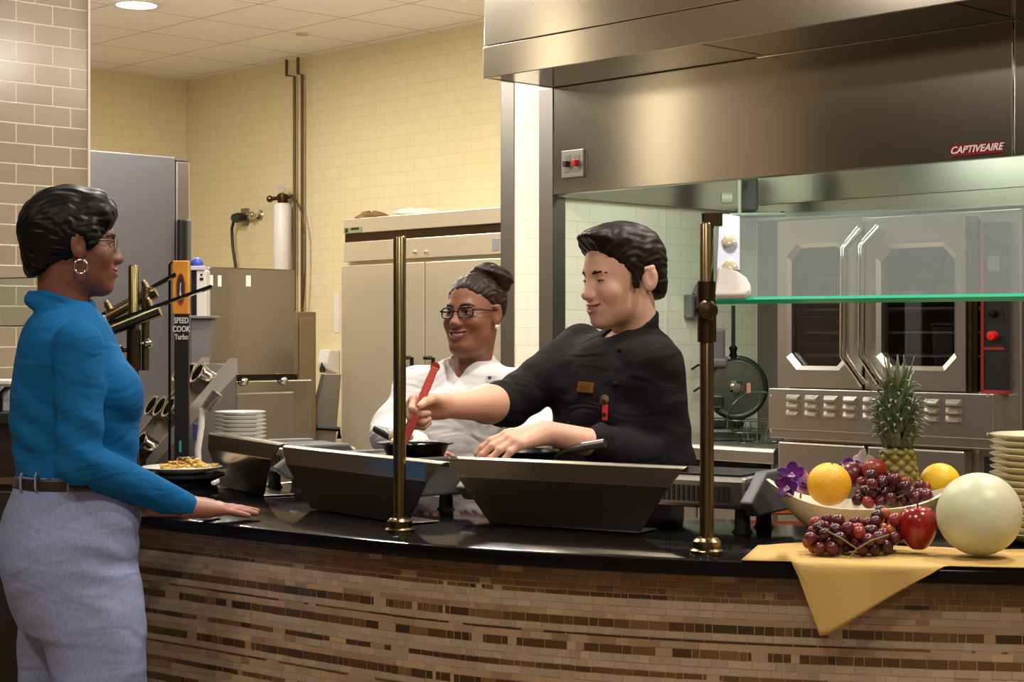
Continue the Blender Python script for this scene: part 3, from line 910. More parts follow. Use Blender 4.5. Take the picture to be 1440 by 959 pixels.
# mosaic: every strip is a row of little tiles with its own colours
LIGHT = [(166, 146, 122), (161, 141, 117), (170, 150, 126), (163, 143, 119)]
TAN = [(158, 132, 100), (166, 138, 104), (150, 124, 92), (170, 144, 110), (146, 118, 86)]
DARK = [(70, 46, 20), (84, 57, 27), (60, 40, 18), (96, 68, 34), (106, 78, 42), (76, 51, 24)]
MID_SHADED = [(122, 94, 62), (112, 84, 54), (130, 102, 70), (106, 82, 52), (118, 84, 54)]  # mottled browns, darkened with the shade under the worktop edge
rows = []
zc_ = CTZ - .034
for (h, kind) in ((.016, MID_SHADED), (.016, MID_SHADED), (.014, MID_SHADED), (.010, DARK), (.016, LIGHT), (.014, LIGHT), (.012, TAN), (.018, DARK), (.014, LIGHT), (.0055, DARK), (.014, TAN),
                  (.018, DARK), (.016, LIGHT), (.014, LIGHT), (.012, DARK), (.016, LIGHT), (.014, TAN), (.0185, DARK), (.014, LIGHT), (.006, DARK),
                  (.016, TAN), (.016, LIGHT), (.012, DARK), (.016, TAN), (.014, LIGHT), (.018, DARK), (.016, LIGHT), (.006, DARK), (.014, TAN), (.018, DARK),
                  (.016, LIGHT), (.014, LIGHT), (.012, DARK), (.016, LIGHT), (.016, TAN), (.018, DARK), (.014, LIGHT), (.006, DARK), (.016, TAN), (.018, DARK),
                  (.016, LIGHT), (.014, TAN), (.012, DARK), (.016, LIGHT), (.016, TAN), (.018, DARK), (.014, LIGHT), (.006, DARK), (.016, TAN), (.018, DARK)):
    rows.append((zc_, zc_ - h, kind))
    zc_ -= h
INSET = .045
v, f, cl = [], [], []
r5 = random.Random(5)
for (z1, z0, kind) in rows:
    h = z1 - z0
    s = -r5.random() * .03
    streak = r5.choice(kind)
    while s < ARCL:
        L_ = {id(LIGHT): r5.uniform(.018, .05), id(TAN): r5.uniform(.02, .06), id(MID_SHADED): r5.uniform(.018, .06), id(DARK): r5.choice((.016, .02, .034, .04, .05))}[id(kind)]
        if h < .007: L_ = r5.uniform(.04, .09)
        if r5.random() < .35: streak = r5.choice(kind)
        c = streak
        if kind is DARK and r5.random() < .06: c = r5.choice(TAN)
        if kind is LIGHT and r5.random() < .03: c = r5.choice(TAN)
        k = r5.uniform(.95, 1.04) if kind is LIGHT else r5.uniform(.9, 1.08)
        c = srgb(tuple(min(255, x * k) for x in c))
        g = .0008
        a, b = max(0, s + g), min(ARCL, s + L_ - g)
        s += L_
        if b - a < .002: continue
        pa, na = along(a); pb, nb = along(b)
        out = INSET + r5.uniform(-.0006, .0006)
        n0 = len(v)
        qa, qb = pa + na * out, pb + nb * out
        ra, rb = pa + na * (INSET + .004), pb + nb * (INSET + .004)
        v += [(qa.x, qa.y, z0 + g), (qb.x, qb.y, z0 + g), (qb.x, qb.y, z1 - g), (qa.x, qa.y, z1 - g),
              (ra.x, ra.y, z0 + g), (rb.x, rb.y, z0 + g), (rb.x, rb.y, z1 - g), (ra.x, ra.y, z1 - g)]
        cl += [c] * 8
        f += [(n0, n0 + 1, n0 + 2, n0 + 3), (n0, n0 + 4, n0 + 5, n0 + 1), (n0 + 2, n0 + 6, n0 + 7, n0 + 3), (n0, n0 + 3, n0 + 7, n0 + 4), (n0 + 1, n0 + 5, n0 + 6, n0 + 2)]
mesh_obj('mosaic', v, f, vmat('mosaic_tile', .32), cb, cols=np.array(cl))
def band(name, din, dout, z0, z1, m, parent):
    v, f = [], []
    for (p, n) in zip(CURVE, NORM):
        for (d, z) in ((din, z0), (din, z1), (dout, z1), (dout, z0)):
            q = p + n * d
            v.append((q.x, q.y, z))
    for i in range(NS - 1):
        for k in range(4):
            f.append((i * 4 + k, (i + 1) * 4 + k, (i + 1) * 4 + (k + 1) % 4, i * 4 + (k + 1) % 4))
    f.append((0, 1, 2, 3)); f.append(tuple((NS - 1) * 4 + k for k in (3, 2, 1, 0)))
    return mesh_obj(name, v, f, m, parent)
GROUT = mat('mosaic_grout', (158, 134, 104), .8)
band('grout_bed', INSET + .0006, INSET + .03, zc_, CTZ - .034, GROUT, cb)
band('carcass', INSET + .03, .64, .1, CTZ - .036, DARKWOOD, cb)
band('kick_plate', INSET + .06, .6, 0, .1, BLACK, cb)
band('base_strip', INSET, INSET + .03, .1, zc_, DARKWOOD, cb)

stn = thing('rear_station', 'black topped service station behind the customer holding cutlery and small plates', 'counter', (0, 0, 0))
SP = [(-1.198, 4.432), (-.678, 5.072), (-.55, 5.2), (-.55, 6.1), (-1.33, 6.1), (-1.33, 5.3), (-1.30, 4.75)]
MB().prism(SP, CTZ - .034, CTZ - .0005, 'z').build('top', GRANITE, stn, bevel=.004)
MB().prism([(x * .97 - .03, (y - 5.4) * .96 + 5.4) for x, y in SP], .1, CTZ - .034, 'z').build('carcass', DARKWOOD, stn)
MB().prism([(x * .94 - .06, (y - 5.4) * .92 + 5.4) for x, y in SP], 0, .1, 'z').build('plinth', BLACK, stn)

# ------------------------------------------------------------------ sneeze guard posts
def post(px, py, d, top, label, sleeve=None):
    p = W(px, py, d)
    th = thing('brass_post', label, 'post', (p.x, p.y, CTZ))
    H = top - CTZ
    MB().lathe([(.0, 0), (.0142, 0), (.0142, H - .004), (.012, H), (0, H)], 20).build('tube', BRASS, th, smooth=True, auto=40)
    MB().lathe([(.0, 0), (.034, 0), (.034, .006), (.028, .010), (.0285, .024), (.022, .030), (.016, .032), (0, .032)], 24).build('base_flange', CHROME if False else BRASS, th, smooth=True, auto=40)
    if sleeve:
        z0, z1 = sleeve[0] - CTZ, sleeve[1] - CTZ
        MB().lathe([(.0145, z0), (.019, z0), (.019, z1), (.0145, z1)], 20, close=True).build('sleeve', BRASSD, th, smooth=True, auto=40)
    return th
post(562, 747, 3.79, W(562, 332, 3.79).z, 'tall slim brass post on the counter in front of the reaching hand')
pr_ = post(994, 777, 3.41, W(994, 313, 3.41).z, 'brass post with a dark sleeve holding the glass panel', (W(0, 481, 3.41).z, W(0, 396, 3.41).z))
m = MB()
m.lathe([(.0, 0), (.019, .002), (.021, .010), (.017, .016), (0, .018)], 20, M=T(-.002, -.018, W(0, 437, 3.41).z - CTZ) @ R(90, 'X'))
m.build('clamp_knob', BRASSD, pr_, smooth=True, auto=40)
MB().box(-.006, .03, -.012, .014, W(0, 318, 3.41).z - CTZ, W(0, 300, 3.41).z - CTZ).tube([(-.006, .0, W(0, 312, 3.41).z - CTZ), (-.006, 0, W(0, 300, 3.41).z - CTZ)], .004, 8).build('top_clip', BRASSD, pr_)
p3 = post(188, 692, 4.55, W(188, 373, 4.55).z, 'brass post with angled clamp arms beside the customer', (W(0, 521, 4.55).z, W(0, 464, 4.55).z))
# its second tube and the clamp arms
MB().tube([(.029, .012, W(0, 521, 4.55).z - CTZ), (.029, .012, W(0, 404, 4.55).z - CTZ)], .011, 14).build('slide_tube', BRASS, p3, smooth=True, auto=50)
def rel3(px, py, d=4.55):
    return W(px, py, d) - Vector((p3.location.x, p3.location.y, CTZ))
for (a, b_, dd) in (((148, 468), (228, 436), -.03), ((146, 446), (214, 409), .05)):
    A_, B_ = rel3(*a) + Vector((0, dd, 0)), rel3(*b_) + Vector((0, dd, 0))
    arm = MB().tube([A_, B_], .017, 12).build('clamp_arm', BRASS, p3, smooth=True, auto=50)
    for q_ in (A_.lerp(B_, .1), A_.lerp(B_, .88)):
        dirn = (B_ - A_).normalized()
        upn = Vector((-dirn.z, 0, dirn.x))
        MB().tube([q_, q_ + upn * .034], .010, 10).ball(q_ + upn * .036, .008, 10, 6).build('clamp_screw', BRASS, arm, smooth=True, auto=50)
for (px, py) in ((168, 492), (208, 483)):
    c_ = rel3(px, py)
    MB().tube([c_, c_ + Vector((.03 if px < 188 else -.03, 0, 0))], .006, 8).ball(c_, .013, 10, 8).build('wing_screw', CHROME if px > 188 else BRASSD, p3, smooth=True)

# glass panel on the tall right post (bottom edge near us, leaning back)
def glass_panel(name, label, A, B, C, D, th=.008, glass=GLASS):
    """A-B bottom edge, D-C top edge"""
    A, B, C, D = map(Vector, (A, B, C, D))
    n = (B - A).cross(D - A).normalized() * th
    o = thing(name, label, 'glass panel', (A + B) / 2)
    L_ = (A + B) / 2
    v = [p - L_ for p in (A, B, C, D, A + n, B + n, C + n, D + n)]
    mesh_obj('pane', v, [(0, 1, 2, 3), (7, 6, 5, 4)], glass, o)
    f = [(0, 4, 5, 1), (1, 5, 6, 2), (2, 6, 7, 3), (3, 7, 4, 0)]
    return o, v, f
GA, GB = W(1008, 427, 3.36), W(1500, 421.5, 3.10)
up_ = Vector((.015, .16, .178))
g1, vv_, ff_ = glass_panel('sneeze_guard_glass', 'clear glass sneeze guard panel with a bright green lower edge', GA, GB, GB + up_, GA + up_, .011, GLASS_HAZE)
_n, _u = (GB - GA).cross(up_).normalized(), up_.normalized()
_pr = [(-.001, -.0008), (-.001, .0118), (.0065, .0118), (.0065, -.0008)]  # added strip, glow of the lower edge put into its colour
mesh_obj('edge_glow_strip', [q_ - (GA + GB) / 2 + _u * b + _n * c for q_ in (GA, GB) for (b, c) in _pr], [(0, 1, 2, 3), (7, 6, 5, 4)] + [(i, i + 4, (i + 1) % 4 + 4, (i + 1) % 4) for i in range(4)], GLASSEDGE, g1)
mesh_obj('polished_edges', vv_, ff_[1:], glass_mat('pale_glass_edge', (190, 225, 210)), g1)
# reflections in the glass end built as a solid strip and patch; two studs
n_ = (GB - GA).cross(up_).normalized()
e1 = (GB - GA).normalized(); e2 = up_.normalized()
def gp(a, b, c=0): return GA + e1 * a + e2 * b + n_ * c - (GA + GB) / 2
UL = up_.length
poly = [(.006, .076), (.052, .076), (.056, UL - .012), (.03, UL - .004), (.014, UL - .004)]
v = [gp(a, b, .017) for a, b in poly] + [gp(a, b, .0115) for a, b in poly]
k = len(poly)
mesh_obj('reflected_strip', v, [list(range(k)), list(range(k, 2 * k))[::-1]] + [(i, i + k, (i + 1) % k + k, (i + 1) % k) for i in range(k)], mat('reflected_bluish', (176, 182, 200), .45, .4), g1)
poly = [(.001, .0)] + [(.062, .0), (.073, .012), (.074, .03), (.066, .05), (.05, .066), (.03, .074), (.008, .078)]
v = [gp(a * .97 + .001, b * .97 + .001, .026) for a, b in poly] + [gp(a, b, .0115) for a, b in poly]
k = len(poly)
mesh_obj('reflected_patch', v, [list(range(k)), list(range(k, 2 * k))[::-1]] + [(i, i + k, (i + 1) % k + k, (i + 1) % k) for i in range(k)], WHITE, g1, bevel=.004)
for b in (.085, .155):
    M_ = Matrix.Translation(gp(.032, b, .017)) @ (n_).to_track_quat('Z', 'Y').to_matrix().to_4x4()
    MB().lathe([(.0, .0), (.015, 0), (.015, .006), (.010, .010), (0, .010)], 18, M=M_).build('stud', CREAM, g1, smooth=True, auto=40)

# two narrow tilted panes seen edge-on at the slim post beside the customer, one to the left of her
ray = Vector((-.205, 1, 0)).normalized()
for (a, b_, d, lab) in (((138, 457), (297, 400), 4.375, 'lower tilted glass pane held by the clamp arms beside the customer'),
                        ((136, 444), (246, 383), 4.612, 'upper tilted glass pane held behind the brass post beside the customer')):
    A_, D_ = W(a[0], a[1], d), W(b_[0], b_[1], d)
    B_ = A_ + Vector(((a[0] - 720) / F, 1, 0)).normalized() * .135
    C_ = D_ + Vector(((b_[0] - 720) / F, 1, 0)).normalized() * .135
    g, v_, f_ = glass_panel('angled_glass_pane', lab, A_, B_, C_, D_, .008)
    mesh_obj('polished_edges', v_, f_, GLASSEDGED, g)
A_, B_ = W(-60, 460, 5.15), W(64, 459, 4.95)
u2 = Vector((-.02, .1, .145))
g, v_, f_ = glass_panel('sneeze_guard_glass', 'glass sneeze guard pane with a dark lower edge behind the customer', A_, B_, B_ + u2, A_ + u2)
mesh_obj('polished_edges', v_, f_, GLASSEDGED, g)
MB().tube([(B_ - (A_ + B_) / 2) + Vector((.03, 0, .02)), (B_ - (A_ + B_) / 2) + Vector((.03, 0, -B_.z + 0.93 - .0))], .0142, 14).build('support_tube', BRASS, g, smooth=True, auto=50)

# ------------------------------------------------------------------ steel guards round the cooking stations
def guard(corners, label, tilt=.035):
    """corners: bottom left, bottom right on the worktop; top left, top right heights from the photo"""
    (bl, br, tl, tr, ztop) = corners
    bl, br = Vector(bl), Vector(br)
    d = (br - bl).normalized()
    nb = Vector((-d.y, d.x, 0))              # away from the customer
    o = thing('steel_guard', label, 'steel guard', (bl + br) / 2)
    L_ = (bl + br) / 2
    tlv = bl + d * tl; trv = bl + d * tr
    tlv.z = trv.z = ztop
    H = ztop - CTZ
    def mid(t, off): return bl.lerp(tlv, t) - nb * off, br.lerp(trv, t) - nb * off
    prof = [(0, 0), (.05, .002), (.71, tilt), (.97, tilt - .004), (1.0, tilt - .012)]
    outer = [mid(t, off) for t, off in prof]
    a, b = outer[-1]
    outer.append((a + nb * .012, b + nb * .012))
    a, b = outer[-1]
    outer.append((a + nb * .002 - Vector((0, 0, .014)), b + nb * .002 - Vector((0, 0, .014))))
    pre = [(outer[0][0] + nb * .09 + Vector((0, 0, .003)), outer[0][1] + nb * .09 + Vector((0, 0, .003)))]
    outer[0] = (outer[0][0] + Vector((0, 0, .003)), outer[0][1] + Vector((0, 0, .003)))
    strip = pre + outer
    v, f = [], []
    for p, q in strip: v += [p - L_, q - L_]
    for i in range(len(strip) - 1): f.append((2 * i, 2 * i + 1, 2 * i + 3, 2 * i + 2))
    pn = mesh_obj('panel', v, f, STEELG, o)
    s = pn.modifiers.new('thick', 'SOLIDIFY'); s.thickness = .003; s.offset = -1
    bv = pn.modifiers.new('bevel', 'BEVEL'); bv.width = .004; bv.segments = 3; bv.limit_method = 'ANGLE'; bv.angle_limit = math.radians(12)
    for side in ():
        pts = [outer[i][side] for i in range(0, 5)]
        inn = [p + nb * (.10 if i else .07) for i, p in enumerate(pts)]
        v = [p - L_ for p in pts + inn]
        n = len(pts)
        f = [(i, i + 1, i + 1 + n, i + n) for i in range(n - 1)]
        ck = mesh_obj('side_cheek', v, f, STEELG, o)
        s = ck.modifiers.new('thick', 'SOLIDIFY'); s.thickness = .003; s.offset = 0
    return o
def onc(px, py): 
    d = (CZ - CTZ) * F / (py - YH)
    return W(px, py, d)
guard((onc(690, 738), onc(898, 752), -.0977, .508, 1.086), 'flared steel guard between the two brass posts before the chef in black')
b2l, b2r = onc(438, 717), onc(572, 739)
guard((b2l, b2r, -.0976, .634, 1.088), 'flared steel guard standing behind the tall slim brass post')
b1l = W(312, YH, 4.90); b1l.z = CTZ
b1r = W(370, YH, 4.60); b1r.z = CTZ
guard((b1l, b1r, -.03, .56, 1.088), 'darkest steel guard nearest the customer and the small plates')

# ------------------------------------------------------------------ portable cookers behind the guards
VENT = mat('vent_dark', (18, 18, 18), .6)
CGREY = mat('charcoal_cast_metal', (84, 82, 82), .5, .2, bump=.1, bscale=300)
def cooker(bl, br, off, wid, lo, hi, dep, label, face_right=True):
    bl, br = Vector(bl), Vector(br)
    d = (br - bl).normalized()
    c = (bl + br) / 2 + Vector((-d.y, d.x, 0)) * off + d * wid[0]
    o = thing('portable_cooker', label, 'cooker', c, math.atan2(d.y, d.x))
    w_ = wid[1] / 2
    MB().box(-w_, w_, 0, dep, lo, hi).build('body', STEELD, o, bevel=.01)
    MB().box(-w_ + .02, w_ - .02, .02, dep - .02, hi, hi + .006).build('cooking_surface', BLACK, o, bevel=.002)
    pf = [(-.04, lo + .02), (-.0, lo - .012), (dep - .02, lo - .012), (dep, lo + .03), (dep - .04, hi + .012), (.05, hi + .012)]
    MB().prism(pf, w_, w_ + .03, 'x').build('end_cap', CGREY, o, bevel=.006)
    MB().prism(pf, -w_ - .03, -w_, 'x').build('end_cap', CGREY, o, bevel=.006)
    m = MB()
    n = int((wid[1] - .04) / .012)
    for k in range(n):
        x = -w_ + .02 + k * .012
        m.box(x, x + .006, -.004, .0, lo + .015, hi - .02)
    m.build('vent_slots', VENT, o)
    for sx in (-1, 1):
        for yy in (.05, dep - .05):
            MB().lathe([(.0, 0), (.024, 0), (.018, .01), (.016, lo), (0, lo)], 14, M=T(sx * (w_ - .03), yy, 0)).build('foot', RUBBER, o, smooth=True, auto=40)
    return o
g3l, g3r = onc(690, 738), onc(898, 752)
cooker(g3l, g3r, .10, (.05, .70), .055, .125, .22, 'grey portable cooker behind the guard of the chef in black')
cooker(b2l, b2r, .08, (-.14, .30), .055, .125, .24, 'grey portable cooker behind the guard under the black pan')

b1c_l = b1l.copy(); cooker(b1l, b1r, .08, (.0, .24), .055, .125, .22, 'grey portable cooker behind the darkest guard nearest the small plates')

def pan(c, r, h, label, handle_dir, hl, hm, m=BLACKM, flare=1.12, name='frying_pan', tilt=0, hz=None, hr=.011):
    o = thing(name, label, 'pan', c)
    pr = [(0, 0), (r * .86, 0), (r, h), (r * flare, h + .004), (r * flare, h + .007), (r * .97, h + .004), (r * .84, .004), (0, .004)]
    MB().lathe(pr, 40).build('body', m, o, smooth=True, auto=50)
    hd = Vector(handle_dir).normalized()
    a = hd * r * 1.02 + Vector((0, 0, h * .8))
    b = hd * (r + hl) + Vector((0, 0, hz if hz is not None else h + .03))
    MB().tube([a, a.lerp(b, .2) + Vector((0, 0, .006)), a.lerp(b, .6) + Vector((0, 0, .004)), b], hr, 10, rs=[hr * .7, hr * .8, hr * 1.1, hr]).build('handle', hm, o, smooth=True, auto=60)
    return o
pan((W(584, 628, 4.30).x, 4.30, CTZ + .132), .084, .028, 'black frying pan of pale food on the cooker before the woman in white', (-.5, .85, 0), .14, BLACK, flare=1.16)
# food in the black pan
FOOD = mat('pale_food', (226, 208, 176), .5, bump=.3, bscale=60, var=.2, vscale=60)
r6 = random.Random(11)
for k in range(7):
    x, y = r6.uniform(-.05, .03), r6.uniform(-.04, .04)
    q_ = MB().ball((0, 0, 0), 1, 14, 10, (.016 + r6.random() * .006, .014, .012)).build('popcorn_shrimp', FOOD, None, smooth=True, loc=(W(584, 628, 4.30).x - .012 + x, 4.30 + y, CTZ + .132 + .016 + .018 * (k % 3)))
    q_.rotation_euler = (r6.random(), r6.random(), r6.random() * 3)
    tag(q_, 'pale fried morsel heaped in the black frying pan', 'food', 'fried morsels in the black pan')
pb = W(735, 630, 4.12)
p2 = pan((pb.x, pb.y, CTZ + .132), .084, .020, 'shallow dark pan with a steel handle under the hand of the chef in black', (.9, -.42, 0), .13, STEELD, flare=1.14, hz=.050, m=BLACKM)

# right-hand kitchen table behind: orange tray and small drawer line
tr = W(1088, 712, 4.35)
ot = thing('orange_tray', 'bright orange edged tray on the worktop behind the fruit bowl', 'tray', (tr.x, tr.y - .12, CTZ))
MB().box(-.10, .16, -.09, .11, .0, .018).build('tray', BLACK, ot, bevel=.004)
MB().box(-.104, .164, -.096, -.09, .004, .030).build('front_rim', mat('orange_plastic', (226, 96, 34), .4), ot, bevel=.002)

# ------------------------------------------------------------------ plates
def plate_mb(r, h):
    pr = [(0, .0), (r * .55, .0), (r * .60, .004), (r * .98, h), (r, h + .003), (r * .97, h + .004), (r * .62, .008), (0, .007)]
    return MB().lathe(pr, 40)
ORD = ['topmost', 'second', 'third', 'fourth', 'fifth', 'sixth', 'seventh', 'eighth', 'ninth', 'tenth', 'eleventh', 'twelfth', 'thirteenth', 'fourteenth', 'fifteenth', 'sixteenth', 'seventeenth', 'eighteenth', 'nineteenth']
def stack(x, y, r, h, pitch, n, m, name, lab, group, rng):
    first = None
    for k in range(n):
        if first is None:
            o = plate_mb(r, h).build(name, m, None, smooth=True, auto=60)
            first = o
        else:
            o = first.copy()
            COL.objects.link(o)
        o.location = (x + rng.uniform(-.0015, .0015), y + rng.uniform(-.0015, .0015), CTZ + .0005 + k * pitch)
        i = n - 1 - k
        tag(o, (ORD[0] + ' ' + lab[0] + ' of ' + lab[1]) if i == 0 else (lab[0] + ', ' + ORD[i] + ' from the top of ' + lab[1]), 'plate', group)
stack(1.125, 3.58, .12, .022, .0135, 16, CREAM, 'dinner_plate', ('cream dinner plate', 'the tall stack beside the melon'), 'cream plates stacked beside the melon', random.Random(3))
sp_ = W(338, 600, 5.25)
stack(sp_.x, sp_.y, .079, .013, .0125, 16, CHINA, 'side_plate', ('small white plate', 'the stack behind the darkest guard'), 'small white plates behind the steel guard', random.Random(4))

# serving plate of pasta on a black round stand
pp = W(256, 662, 4.76)
st = thing('plate_stand', 'low round black stand under the plate of pasta', 'stand', (pp.x, pp.y, CTZ))
MB().lathe([(0, 0), (.10, 0), (.10, .012), (.08, .02), (.08, .028), (.118, .045), (.118, .052), (0, .052)], 40).build('body', BLACK, st, smooth=True, auto=40)
o = plate_mb(.112, .016).build('serving_plate', CHINA, None, smooth=True, auto=60, loc=(pp.x, pp.y, CTZ + .0525))
tag(o, 'white serving plate of pasta on the black stand by the customer', 'plate')
PASTA = mat('yellow_pasta', (222, 188, 96), .5, bump=.3, bscale=50, var=.25, vscale=30, vcol2=(180, 120, 50))
o = thing('pasta', 'small heap of yellow pasta on the serving plate', 'food', (pp.x + .02, pp.y - .01, CTZ + .067))
mb = MB(); r7 = random.Random(2)
for k in range(70):
    a0 = r7.uniform(0, 6.3); R0 = abs(r7.gauss(0, .032)); c = Vector((R0 * math.cos(a0) * 1.3, R0 * math.sin(a0), .006 + .022 * max(0, 1 - R0 / .06) * r7.random()))
    d_ = Vector((math.cos(a0 * 3), math.sin(a0 * 3), r7.uniform(-.2, .2)))
    sd_ = d_.cross(Vector((0, 0, 1)))
    mb.tube([c - d_ * .016, c - d_ * .005 + sd_ * .006, c + d_ * .006 + sd_ * .004, c + d_ * .016], .0045, 6)
pa = mb.build('strands', PASTA, o, smooth=True)
pa['kind'] = 'stuff'
mb = MB()
for k in range(5): mb.ball((r7.uniform(-.03, .03), r7.uniform(-.03, .03), .026 + .004 * r7.random()), .006, 8, 6, (1.2, 1, .5))
hb_ = mb.build('herbs', mat('dark_herbs', (52, 66, 28), .6), o, smooth=True)
hb_['kind'] = 'stuff'

# ------------------------------------------------------------------ cutlery dispenser, sign and small machines at the end of the counter
cdp = W(252, YH, 5.5)
cd = thing('cutlery_dispenser', 'slanted steel cutlery dispenser with round cups behind the brass post', 'dispenser', (cdp.x, cdp.y, CTZ), math.radians(-58))
def cz_(py, d=5.5): return CZ - (py - YH) / F * d - CTZ
z0_, z1_ = cz_(650), cz_(512)
bodyp = [(-.15, 0), (-.15, z0_), (.13, z1_), (.15, z1_), (.15, 0)]
MB().prism(bodyp, -.12, .12, 'x').build('sloped_body', STEELD, cd, bevel=.004)
MB().box(-.121, .123, -.155, -.06, .0, z0_ * .8).build('front_panel', BLACK, cd, bevel=.004)
sl_ = Vector((0, .28, z1_ - z0_))
nn = Vector((0, -sl_.z, sl_.y)).normalized()
for k, xx in enumerate((-.122, .116)):
    MB().prism([(-.155, z0_ - .02), (-.155, z0_ + .02), (.125, z1_ + .02), (.15, z1_ + .02), (.15, z1_ - .03)], xx, xx + .006, 'x').build('side_rail', STEEL, cd)
qn = (nn + Vector((0, -.35, 0))).normalized().to_track_quat('Z', 'Y').to_matrix().to_4x4()
for i in range(3):
    for xx in (-.075, .005, .085):
        t_ = .14 + .34 * i
        c = Vector((xx, -.15 + .28 * t_, z0_ + t_ * sl_.z))
        M_ = Matrix.Translation(c) @ qn
        cup = MB().lathe([(.029, -.02), (.031, .05), (.037, .056), (.037, .062), (.029, .061), (.027, -.02)], 24, close=True, M=M_).build('cup', CHROME, cd, smooth=True, auto=50)
        MB().lathe([(.0, .0), (.027, .001)], 20, M=Matrix.Translation(c + nn * .006) @ qn).build('cup_bottom', BLACKM, cup)

sg = W(257, YH, 5.1)
sn = thing('sign_stand', 'tall black sign stand with an orange label and white words', 'sign', (sg.x, sg.y, CTZ))
def gx(px, d=5.1): return (px - 720) / F * d - sg.x
def gz(py, d=5.1): return CZ - (py - YH) / F * d - CTZ
MB().prism([(gx(247), 0.0), (gx(247), gz(440)), (gx(267), gz(440)), (gx(267), .06), (gx(276), .012), (gx(276), 0)], -.02, .0, 'y').build('upright', BLACK, sn, bevel=.002)
ORG = mat('orange_label', (222, 158, 54), .4, var=.15, vscale=14, vcol2=(208, 126, 36))
MB().box(gx(244.5), gx(267), -.024, .004, gz(442), gz(367)).build('orange_label', ORG, sn, bevel=.003)
ovl = [(gx(256.5) + .0135 * math.cos(a), gz(407) + .048 * math.sin(a)) for a in np.linspace(0, 2 * PI, 32, endpoint=False)]
MB().prism(ovl, -.0255, -.024, 'y').build('oval_border', mat('brick_red', (150, 52, 24), .5), sn)
ovl = [(gx(256.5) + .0105 * math.cos(a), gz(406) + .040 * math.sin(a)) for a in np.linspace(0, 2 * PI, 32, endpoint=False)]
MB().prism(ovl, -.0265, -.0255, 'y').build('oval_emblem', mat('emblem_brown', (52, 36, 28), .5), sn)
m = MB()
m.prism([(gx(255), gz(414)), (gx(256), gz(398)), (gx(257), gz(398)), (gx(256.4), gz(408)), (gx(258), gz(418)), (gx(256.5), gz(420))], -.0272, -.0265, 'y')
m.build('emblem_mark', WHITE, sn)
LET2 = mat('sign_lettering', (206, 204, 206), .5)
for (tx, py, hgt) in (('SPEED', 451, .024), ('COOK', 463, .024), ('Turbo', 474, .022)):
    text(tx, 'lettering', LET2, sn, (gx(257), -.0215, gz(py)), hgt, bold=.0006, sx=.66 if tx == 'SPEED' else .72)
MB().tube([(gx(238.5), .0, 0), (gx(238.5), .0, gz(372)), (gx(244), .0, gz(367))], .004, 8).build('side_rod', BLACKM, sn)
MB().box(gx(254), gx(257), -.0225, -.02, gz(635), gz(619)).build('teal_sticker', GREEN_LED, sn)

wb_ = W(283, YH, 5.9)
wp = thing('white_dispenser', 'white upright dispenser with a warning mark and blue cap behind the sign', 'dispenser', (wb_.x, wb_.y, CTZ))
def wx(px, d=5.9): return (px - 720) / F * d - wb_.x
def wz(py, d=5.9): return CZ - (py - YH) / F * d - CTZ
MB().box(wx(276), wx(290), 0, .08, 0, wz(380)).build('body', WHITE, wp, bevel=.004)
MB().box(wx(268), wx(276), .01, .08, 0, wz(380)).build('side_slot', BLACK, wp)
MB().box(wx(268), wx(288), -.004, .085, wz(380), wz(374)).build('top_plate', mat('lilac_plastic', (206, 196, 214), .4), wp, bevel=.002)
MB().ball((wx(274), .04, wz(370)), .024, 14, 10, (.9, .8, .9)).build('blue_cap', mat('blue_plastic', (52, 84, 190), .4), wp, smooth=True)
MB().prism([(wx(281.5), wz(385)), (wx(285.5), wz(385)), (wx(283.5), wz(389))], -.002, 0, 'y').box(wx(281), wx(286), -.002, 0, wz(394), wz(390.5)).build('warning_mark', BLACK, wp)
gb_ = W(282, YH, 5.75)
gb = thing('grey_bin', 'grey plastic bin with a flanged rim behind the sign', 'bin', (gb_.x, gb_.y, CTZ))
def bx2(px, d=5.75): return (px - 720) / F * d - gb_.x
def bz2(py, d=5.75): return CZ - (py - YH) / F * d - CTZ
MB().prism([(bx2(268), bz2(520)), (bx2(288), bz2(520)), (bx2(298), bz2(448)), (bx2(268), bz2(448))], 0, .09, 'y').build('tub', GREYP, gb, bevel=.004)
MB().box(bx2(266), bx2(302), -.012, .10, bz2(448), bz2(444)).build('rim', GREYP, gb, bevel=.002)
MB().box(bx2(270), bx2(290), .01, .08, 0, bz2(520)).build('pedestal', GREYD, gb)
ss = W(290, YH, 5.0)
s2 = thing('steel_scoop_holder', 'small ribbed steel cylinder on a white bent bracket beside the sign', 'scoop holder', (ss.x, ss.y, CTZ))
def ex(px, d=5.0): return (px - 720) / F * d - ss.x
def ez(py, d=5.0): return CZ - (py - YH) / F * d - CTZ
A_, B_ = Vector((ex(290), 0, ez(575))), Vector((ex(306), 0, ez(552)))
m = MB()
for k in range(5):
    m.tube([A_.lerp(B_, k / 5), A_.lerp(B_, (k + .8) / 5)], .017, 16)
m.tube([A_, B_], .0155, 16)
m.build('ribbed_cylinder', CHROME, s2, smooth=True, auto=50)
MB().tube([(ex(284), 0, ez(575)), (ex(283), 0, ez(600)), (ex(278), 0, ez(632)), (ex(280), 0, .012), (ex(300), 0, .012)], .010, 10).tube([A_, (ex(284), 0, ez(575))], .009, 8).build('bracket', WHITE, s2, smooth=True, auto=60)
MB().box(ex(274), ex(306), -.04, .04, 0, .014).build('foot_plate', WHITE, s2, bevel=.004)
MB().box(ex(272), ex(277), -.012, .01, ez(618), ez(596)).build('blue_tag', mat('navy_plastic', (44, 44, 110), .4), s2)
